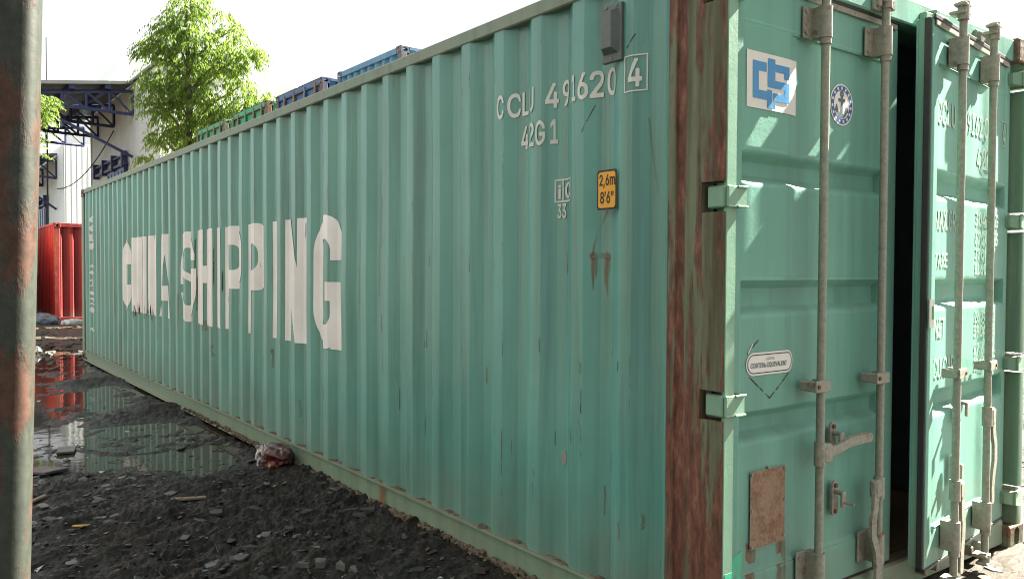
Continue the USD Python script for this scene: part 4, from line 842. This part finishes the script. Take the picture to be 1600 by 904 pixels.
def plank(name, label, cat, pts, w, t, mat):
    A, B = [ground_at(*p, .02) for p in pts]; A[2], B[2] = [max(float(height(q[0], q[1])), -.005) + t * .6 for q in (A, B)]
    d = B - A; l = np.linalg.norm(d); m = bx(-l / 2, l / 2, -w / 2, w / 2, -t / 2, t / 2, t * .2); vv_ = m.vertices.copy(); vv_ += .004 * (meshkit.noise(vv_ * 60, 9)[:, None] - .5); m = trimesh.Trimesh(vv_, m.faces, process=False)
    m.apply_transform(trimesh.transformations.rotation_matrix(-math.asin(d[2] / l), (0, 1, 0))); m.apply_transform(trimesh.transformations.rotation_matrix(math.atan2(d[1], d[0]), (0, 0, 1)))
    pth = put(name, m, mat, label=label, cat=cat); UsdGeom.XformCommonAPI(stage.GetPrimAtPath(pth)).SetTranslate(Gf.Vec3d(*((A + B) / 2).tolist()))
m_slate = plain('wet_slate', (.085, .085, .09), .3, var=.35); m_wood = plain('wet_wood', (.075, .055, .04), .55, var=.4, stretch=(1, 1, 1)); m_tan = plain('tan_wood', (.20, .15, .11), .7, var=.35)
plank('slate_slab', 'flat wet grey slab lying in the puddle beside the leaning post', 'slab', ((90, 701), (118, 699)), .20, .02, m_slate)
plank('slate_slab', 'long dark wet slab on the mud right of the leaning post', 'slab', ((48, 740), (86, 728)), .22, .02, m_slate)
plank('wood_stick', 'thin dark stick on the mud at the left edge', 'stick', ((46, 784), (72, 778)), .03, .015, m_tan)
plank('wood_splinter', 'pale tan splinter of wood on the dark mud mound', 'splinter', ((268, 793), (322, 785)), .035, .015, m_tan)
plank('wood_stick', 'straight dark stick lying on the mud near the bag', 'stick', ((346, 774), (410, 772)), .03, .012, m_wood)
plank('wood_stick', 'thin twig lying on the mud below the bottom rail', 'stick', ((522, 800), (560, 799)), .012, .010, m_wood)
for i, (px, py, s, lab) in enumerate([(465, 840, .05, 'small beige stone in the lower middle of the mud'), (500, 885, .085, 'rounded pale stone with a white face at the bottom of the picture'), (472, 891, .06, 'angular stone left of the rounded pale stone'), (532, 890, .075, 'brown stone right of the rounded pale stone'), (553, 893, .06, 'flat greenish stone at the bottom edge'), (576, 800, .11, 'flat grey chip leaning by the bottom rail'), (563, 806, .10, 'flat brown chip beside the grey chip'), (392, 856, .10, 'grey flat stone on the right of the mud mound'), (368, 876, .09, 'dark flat stone near the bottom edge'), (160, 815, .07, 'squarish pale chip on the mud left of centre'), (180, 812, .06, 'narrow pale chip right of the squarish chip')]):
    single('stone', lab, 'stone', px, py, s, s * .7, s * (.45 if 465 <= px <= 560 else .16), i * 1.3, (m_chip[1] if i in (0, 1, 2, 3, 4, 9, 10) else m_chip[0]), seed=20 + i)
# bags of rubbish by the red containers
def lump(name, label, cat, loc, size, mat, seed):
    i_ = trimesh.creation.icosphere(4, 1.0); v_ = i_.vertices * (.65 + .55 * meshkit.fbm(i_.vertices * 1.5, 3, seed))[:, None] * size; v_[:, 2] = np.maximum(v_[:, 2], -size[2] * .4)
    pth = put(name, trimesh.Trimesh(v_, i_.faces, process=False), mat, smooth=True, label=label, cat=cat); UsdGeom.XformCommonAPI(stage.GetPrimAtPath(pth)).SetTranslate(Gf.Vec3d(*loc))
p = ground_at(64, 506, .02); lump('rubbish_bag', 'grey blue plastic rubbish bag in the gap between the red containers', 'rubbish bag', (p[0], p[1], .09), (.42, .3, .22), plain('grey_plastic', (.13, .15, .19), .25, var=.4, scale=9, bump=.6, bscale=14), 71)
p = ground_at(114, 506, .02); lump('litter_pile', 'small heap of white litter at the foot of the red ribbed wall', 'litter', (p[0], p[1], .04), (.30, .2, .12), plain('white_litter', (.5, .5, .5), .5, var=.6, scale=14, bump=.8, bscale=20), 72)
p = ground_at(56, 552, -.0); lump('rubbish_bag', 'small dark rubbish bundle standing in the water beside the post', 'rubbish bag', (p[0], p[1], .03), (.10, .10, .10), plain('dark_plastic', (.04, .045, .05), .3, var=.8, scale=20, bump=.6, bscale=30), 73)

# ------------------------------------------------------------------ warehouse with the truss canopy
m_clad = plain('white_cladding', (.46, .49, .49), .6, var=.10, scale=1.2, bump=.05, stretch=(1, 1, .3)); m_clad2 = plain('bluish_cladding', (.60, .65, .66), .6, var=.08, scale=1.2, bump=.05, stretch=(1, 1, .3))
m_steelblue = plain('blue_steel', (.022, .035, .10), .5, var=.25); m_roof = plain('roof_sheet', (.10, .11, .115), .5, var=.2, scale=2); m_sheetdoor = plain('blue_sheet_door', (.06, .10, .20), .4, var=.35, scale=1.5, stretch=(1, 1, .2))
m_black2 = plain('black_cable', (.02, .02, .02), .6)
def cladding(p0, p1, z0, z1, mat, parent, outward, name='cladding_sheet', wsheet=1.05):
    p0, p1 = np.array(p0, float), np.array(p1, float); l = np.linalg.norm(p1 - p0); d = (p1 - p0) / l; n = np.array(outward, float)
    k = max(1, int(round(l / wsheet)))
    for i in range(k):
        s0, s1 = l * i / k + .008, l * (i + 1) / k - .008; ss = [s0]; oo = [0.]
        for q in range(4):
            a = s0 + (s1 - s0) * (q + .5) / 4; ss += [a - .05, a - .03, a + .03, a + .05]; oo += [0, .006, .006, 0]
        ss.append(s1); oo.append(0.); ss, oo = np.array(ss), np.array(oo)
        pts = p0 + np.outer(ss, d) + np.outer(oo, n)
        put(name, grid(np.stack([np.c_[pts, np.full(len(ss), z)] for z in (z0, z1)])), mat, parent)
WH = thing('warehouse', 'pale clad warehouse with blue sliding doors and a blue steel truss canopy', 'warehouse')
XW, YE = 5.0, 40.5                                               # the near block's long wall faces -x and ends at YE
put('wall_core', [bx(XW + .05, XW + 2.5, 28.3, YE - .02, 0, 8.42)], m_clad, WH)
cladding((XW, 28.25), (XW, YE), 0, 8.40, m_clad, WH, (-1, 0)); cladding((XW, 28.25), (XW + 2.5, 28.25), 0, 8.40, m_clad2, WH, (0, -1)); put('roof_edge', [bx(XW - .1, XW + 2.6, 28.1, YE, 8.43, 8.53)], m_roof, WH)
put('corner_trim', [bx(XW - .06, XW + .06, YE - .05, YE + .06, 0, 8.36)], m_clad2, WH)
XF = 4.42
put('wall_core', [bx(XF + .05, XF + 12, 44.6, 70, 0, 7.6)], m_clad2, WH)
cladding((XF, 44.55), (XF + 5, 44.55), 0, 7.5, m_clad2, WH, (0, -1)); cladding((XF, 44.6), (XF, 70), 0, 7.5, m_clad2, WH, (-1, 0))
def sliding_door(x, y0, y1, z1, lab):
    D = put('sliding_door', [bx(x - .10, x - .05, y0, y1, .05, z1, .01)], m_sheetdoor, WH, label=lab)
    for k in range(5): put('door_rib', [bx(x - .125, x - .101, y0 + (y1 - y0) * (k + .5) / 5 - .04, y0 + (y1 - y0) * (k + .5) / 5 + .04, .1, z1 - .1)], m_sheetdoor, D)
    put('door_track', [bx(x - .20, x - .06, y0 - .6, y1 + 2.6, z1 + .04, z1 + .14), bx(x - .20, x - .06, y0 - .6, y1 + 2.6, z1 + .40, z1 + .46)], m_steelblue, D)
    for k in range(4): put('track_bracket', [bx(x - .26, x - .03, y0 - .4 + k * (y1 - y0 + 2.5) / 3, y0 - .26 + k * (y1 - y0 + 2.5) / 3, z1 - .05, z1 + .60)], m_steelblue, D)
    put('door_post', [bx(x - .16, x - .03, y0 - .35, y0 - .12, 0, z1 + .1)], m_steelblue, D)
sliding_door(XW, 33.4, 36.6, 5.35, 'near blue sliding door'); sliding_door(XF, 50.2, 54.5, 4.75, 'far blue sliding door')
def canopy(name, lab, x0, x1, y0, y1, zr, n, drop0, drop1, panels, pitch=.0):
    Z = lambda x: zr + (x - x1) * pitch
    K = thing(name, lab, 'canopy')
    ns = int((x1 - x0) / .9) + 1
    for i in range(ns):                                           # roof sheets, ribs along x
        a, b = y0 + (y1 - y0) * i / ns, y0 + (y1 - y0) * (i + 1) / ns
        yy_ = np.linspace(a + .006, b - .006, 25); zz2 = zr + .03 * (np.arange(25) % 4 < 2) + .004 * (i % 2)
        put('roof_sheet', grid(np.stack([np.stack([np.full(25, x), yy_, zz2 - zr + Z(x) + dz], -1) for x, dz in ((x0 - .3, 0), (x1, 0))])), m_roof, K)
    put('roof_edge', trimesh.convex.convex_hull(np.array([(x, y, Z(x) + q) for x in (x0 - .3, x1) for y in (y0 - .06, y0 - .01) for q in (-.05, .07)])), m_roof, K)
    for q in range(4):
        x = x0 + (x1 - x0) * (q + .25) / 4; put('purlin', [bx(x - .10, x + .10, y0, y1, Z(x) - .22, Z(x) - .02)], m_steelblue, K)
    for i in range(n):
        y = y0 + .25 + (y1 - y0 - .5) * i / (n - 1); Tz = lambda x: Z(x) - .28; Bz = lambda x: Z(x) - drop0 - (drop1 - drop0) * (x - x0) / (x1 - x0)
        tr = [cyl((x0, y, Tz(x0)), (x1, y, Tz(x1)), .065, 6)]
        xs = np.linspace(x0, x1, panels + 1)
        def beam(a, b, w=.05): return cyl(a, b, w, 6)
        TR = put('truss', tr, m_steelblue, K)
        put('lower_chord', beam((x0, y, Bz(x0)), (x1, y, Bz(x1)), .065), m_steelblue, TR)
        for k in range(panels + 1): put('web_post', beam((xs[k], y, Tz(xs[k])), (xs[k], y, Bz(xs[k])), .055), m_steelblue, TR)
        for k in range(panels): put('web_diagonal', beam((xs[k], y, Tz(xs[k])), (xs[k + 1], y, Bz(xs[k + 1])), .045), m_steelblue, TR)
    for q in (0, 1): put('side_truss', [cyl((x0 + (x1 - x0) * (q * .5 + .02), y0 + .2, Bz(x0 + (x1 - x0) * (q * .5 + .02))), (x0 + (x1 - x0) * (q * .5 + .02), y1 - .2, Bz(x0 + (x1 - x0) * (q * .5 + .02))), .06, 6)], m_steelblue, K)
    put('eaves_brace', [cyl((x1, y0 + .3, zr - drop1 - 1.6), (x0 + 1.2, y0 + .3, zr - drop1 + .1), .06, 6)], m_steelblue, K)
    return K
canopy('truss_canopy', 'grey sheet canopy on blue steel trusses fixed to the warehouse wall', .2, XW - .04, 31.8, 42.5, 8.36, 4, .40, 1.15, 6, .13)
canopy('truss_canopy', 'smaller far canopy on dark trusses over the far sliding door', .9, XF - .04, 46.5, 57, 7.2, 3, .5, 1.2, 4, .10)
# dangling cable on the wall
cb = np.linspace(0, 1, 24); A_, B_ = np.array([XF - .1, 46, 5.4]), np.array([XW - .1, 35.2, 7.0]); cpts = A_ + np.outer(cb, B_ - A_); cpts[:, 2] -= 1.2 * 4 * cb * (1 - cb) * .5
Wc = put('cable', tube(cpts, .025, 6), m_black2, label='black cable sagging along the warehouse wall', cat='cable')
# pole and far hall
put('thin_mast', cyl((2.60, 36, 0), (2.60, 36, 10.6), .04, 8, .02), m_black2, label='thin mast rising above the canopy roof', cat='mast')
def at_px(px, py, D):
    d = ray(px, py); return EYE + d * D / math.hypot(d[0], d[1])
on_y = lambda px, py, Y: EYE + ray(px, py) * (Y - EYE[1]) / ray(px, py)[1]
g1, g2, g3 = on_y(170, 126, 60), on_y(187, 92, 60), on_y(465, 141, 60)
stage_hall = plain('hall_trim', (.50, .53, .52), .6, var=.06)
FH = thing('far_hall', 'pale hazy hall with a sloping roof behind the tree', 'hall')
prof_ = [(g1[0], g1[2]), (g2[0], g2[2]), (g3[0], g3[2]), (g3[0], 0), (g1[0], 0)]
v1 = np.array([(x, 60.0, z) for x, z in prof_]); v2 = v1 + [0, 18, 0]
put('hall_wall', trimesh.convex.convex_hull(np.vstack([v1, v2])), plain('hall_white', (.62, .66, .64), .6, var=.06, scale=.6, bump=.02), FH)
put('roof_edge', [tube([v1[1] + [-.1, -.1, .1], v1[2] + [.2, -.1, .1]], .10, 6)], stage_hall, FH)

# ------------------------------------------------------------------ trees
def leaf_mat(name, c, t):
    return usdkit.material(stage, L + name, {'o': ('geometry', {}), 'r': ('rgb_ramp', {'ramp': [(0, tuple(np.array(c) * .65)), (.6, c), (1, tuple(np.array(c) * 1.5))]}), 'd': ('principled_bsdf', {'roughness': .5, 'specular_ior_level': .35}), 't': ('translucent_bsdf', {'color': t}), 'm': ('mix_closure', {'fac': .42})},
        [('o.random_per_island', 'r.fac'), ('r.color', 'd.base_color'), ('d.BSDF', 'm.closure1'), ('t.BSDF', 'm.closure2')], surface='m.closure')
m_leaf = leaf_mat('tree_leaf', (.062, .130, .026), (.34, .50, .06)); m_bark = plain('bark', (.085, .07, .055), .9, var=.4, scale=14, bump=.8)
def leaves(centres, radius, n, size, rg, droop=.55):
    """n sprays of narrow drooping leaflets spread through blobs (centre, radius)."""
    V, F, o = [], [], 0
    wts = np.array([r ** 2 for r in radius]); wts = wts / wts.sum()
    for _ in range(n):
        b = rg.choice(len(centres), p=wts); d = rg.normal(size=3); d /= np.linalg.norm(d); r = radius[b] * rg.random() ** .45
        p = centres[b] + d * r * np.array([1, 1, .95])
        az = math.atan2(d[1], d[0]) + rg.normal(0, .7); out = np.array([math.cos(az), math.sin(az), 0]); side = np.array([-out[1], out[0], 0])
        ln = size * rg.uniform(.7, 1.5); k = rg.integers(6, 10)
        for i in range(k):
            t = (i + .5) / k; q = p + out * ln * t + np.array([0, 0, .25 * ln * t - droop * 1.2 * ln * t * t])
            for s in (-1, 1):
                ldir = out * rg.uniform(.1, .6) + side * s * rg.uniform(.2, .75) + np.array([0, 0, -droop * rg.uniform(.7, 2.6)]); ldir /= np.linalg.norm(ldir)
                l = size * rg.uniform(.38, .62) * (1 - .3 * t); w = np.cross(ldir, rg.normal(size=3)); w /= np.linalg.norm(w); w *= l * .105
                V += [q, q + ldir * l * .45 + w, q + ldir * l, q + ldir * l * .45 - w]; F += [(o, o + 1, o + 2), (o, o + 2, o + 3)]; o += 4
    return trimesh.Trimesh(np.array(V), np.array(F), process=False)
rg = np.random.default_rng(12)
D_T = 27.5
base = at_px(293, 424, D_T); base[2] = 0
TR_ = thing('leafy_tree', 'tall airy tree with drooping yellow green leaves rising behind the containers', 'tree', tuple(base))
def tp(px, py, dd=0): return at_px(px, py, D_T + dd) - base
blobs = [((292, 25), 34, 0), ((288, -8), 22, 0), ((268, 50), 40, .2), ((310, 62), 36, -.3), ((362, 48), 24, .0), ((368, 82), 38, -.5), ((392, 86), 26, -.5), ((252, 78), 30, .4), ((300, 100), 48, .3), ((350, 110), 34, -.3), ((240, 70), 24, .4), ((262, 130), 38, .5), ((300, 145), 42, 0), ((245, 160), 34, .4), ((275, 185), 40, .4), ((320, 165), 40, -.4), ((255, 215), 26, .3), ((290, 215), 34, 0), ((330, 195), 30, -.5), ((236, 130), 22, .5), ((345, 180), 30, -.8), ((228, 112), 14, .5), ((222, 84), 12, .4), ((375, 135), 26, -.9), ((405, 160), 24, -1.2), ((425, 150), 14, -1.2), ((380, 165), 30, -1.0), ((312, 10), 22, 0), ((352, 22), 12, 0), ((228, 245), 12, .2), ((300, 245), 25, 0)]
pxm = D_T / FPX * .97
cs = [tp(*p_, dd) for p_, r_, dd in blobs]; rs = [r_ * pxm * .74 for p_, r_, dd in blobs]
put('crown', leaves(np.array(cs), rs, 2300, .34, rg, .9), m_leaf, TR_)
trunk = [np.array([0, 0, 0.]), tp(292, 330), tp(293, 240), tp(296, 170), tp(294, 100), tp(292, 30), tp(290, -10)]
put('trunk', tube(trunk, [.17, .15, .12, .10, .07, .04, .015], 10), m_bark, TR_, smooth=True)
for (p_, r_, dd), c in zip(blobs, cs):
    if r_ > 22:
        zt = c[2] - 1.2; zs_ = [t_[2] for t_ in trunk]; s0 = np.array([np.interp(zt, zs_, [t_[i] for t_ in trunk]) for i in range(2)] + [zt])
        put('limb', tube([s0, (s0 + c) / 2 + [0, 0, .15], c], [.045, .03, .012], 6), m_bark, TR_)
D2 = 29.0
base2 = at_px(28, 424, D2); base2[2] = 0
T2 = thing('small_tree', 'sprig of bright green leaves showing beside the leaning post', 'tree', tuple(base2))
tq = lambda px, py: at_px(px, py, D2) - base2
b2 = [((72, 168), 14), ((82, 158), 10), ((62, 180), 14), ((55, 160), 16), ((68, 188), 10), ((38, 170), 24), ((20, 150), 30), ((60, 240), 8), ((45, 210), 20)]
put('crown', leaves(np.array([tq(*p_) for p_, r_ in b2]), [r_ * D2 / FPX for p_, r_ in b2], 520, .24, rg), m_leaf, T2)
put('trunk', tube([np.zeros(3), tq(27, 300), tq(28, 210), tq(22, 140)], [.13, .10, .07, .02], 8), m_bark, T2, smooth=True)
for p_, r_ in b2[:6]: put('limb', tube([tq(27, 250), (tq(27, 250) + tq(*p_)) / 2, tq(*p_)], [.04, .025, .01], 6), m_bark, T2)
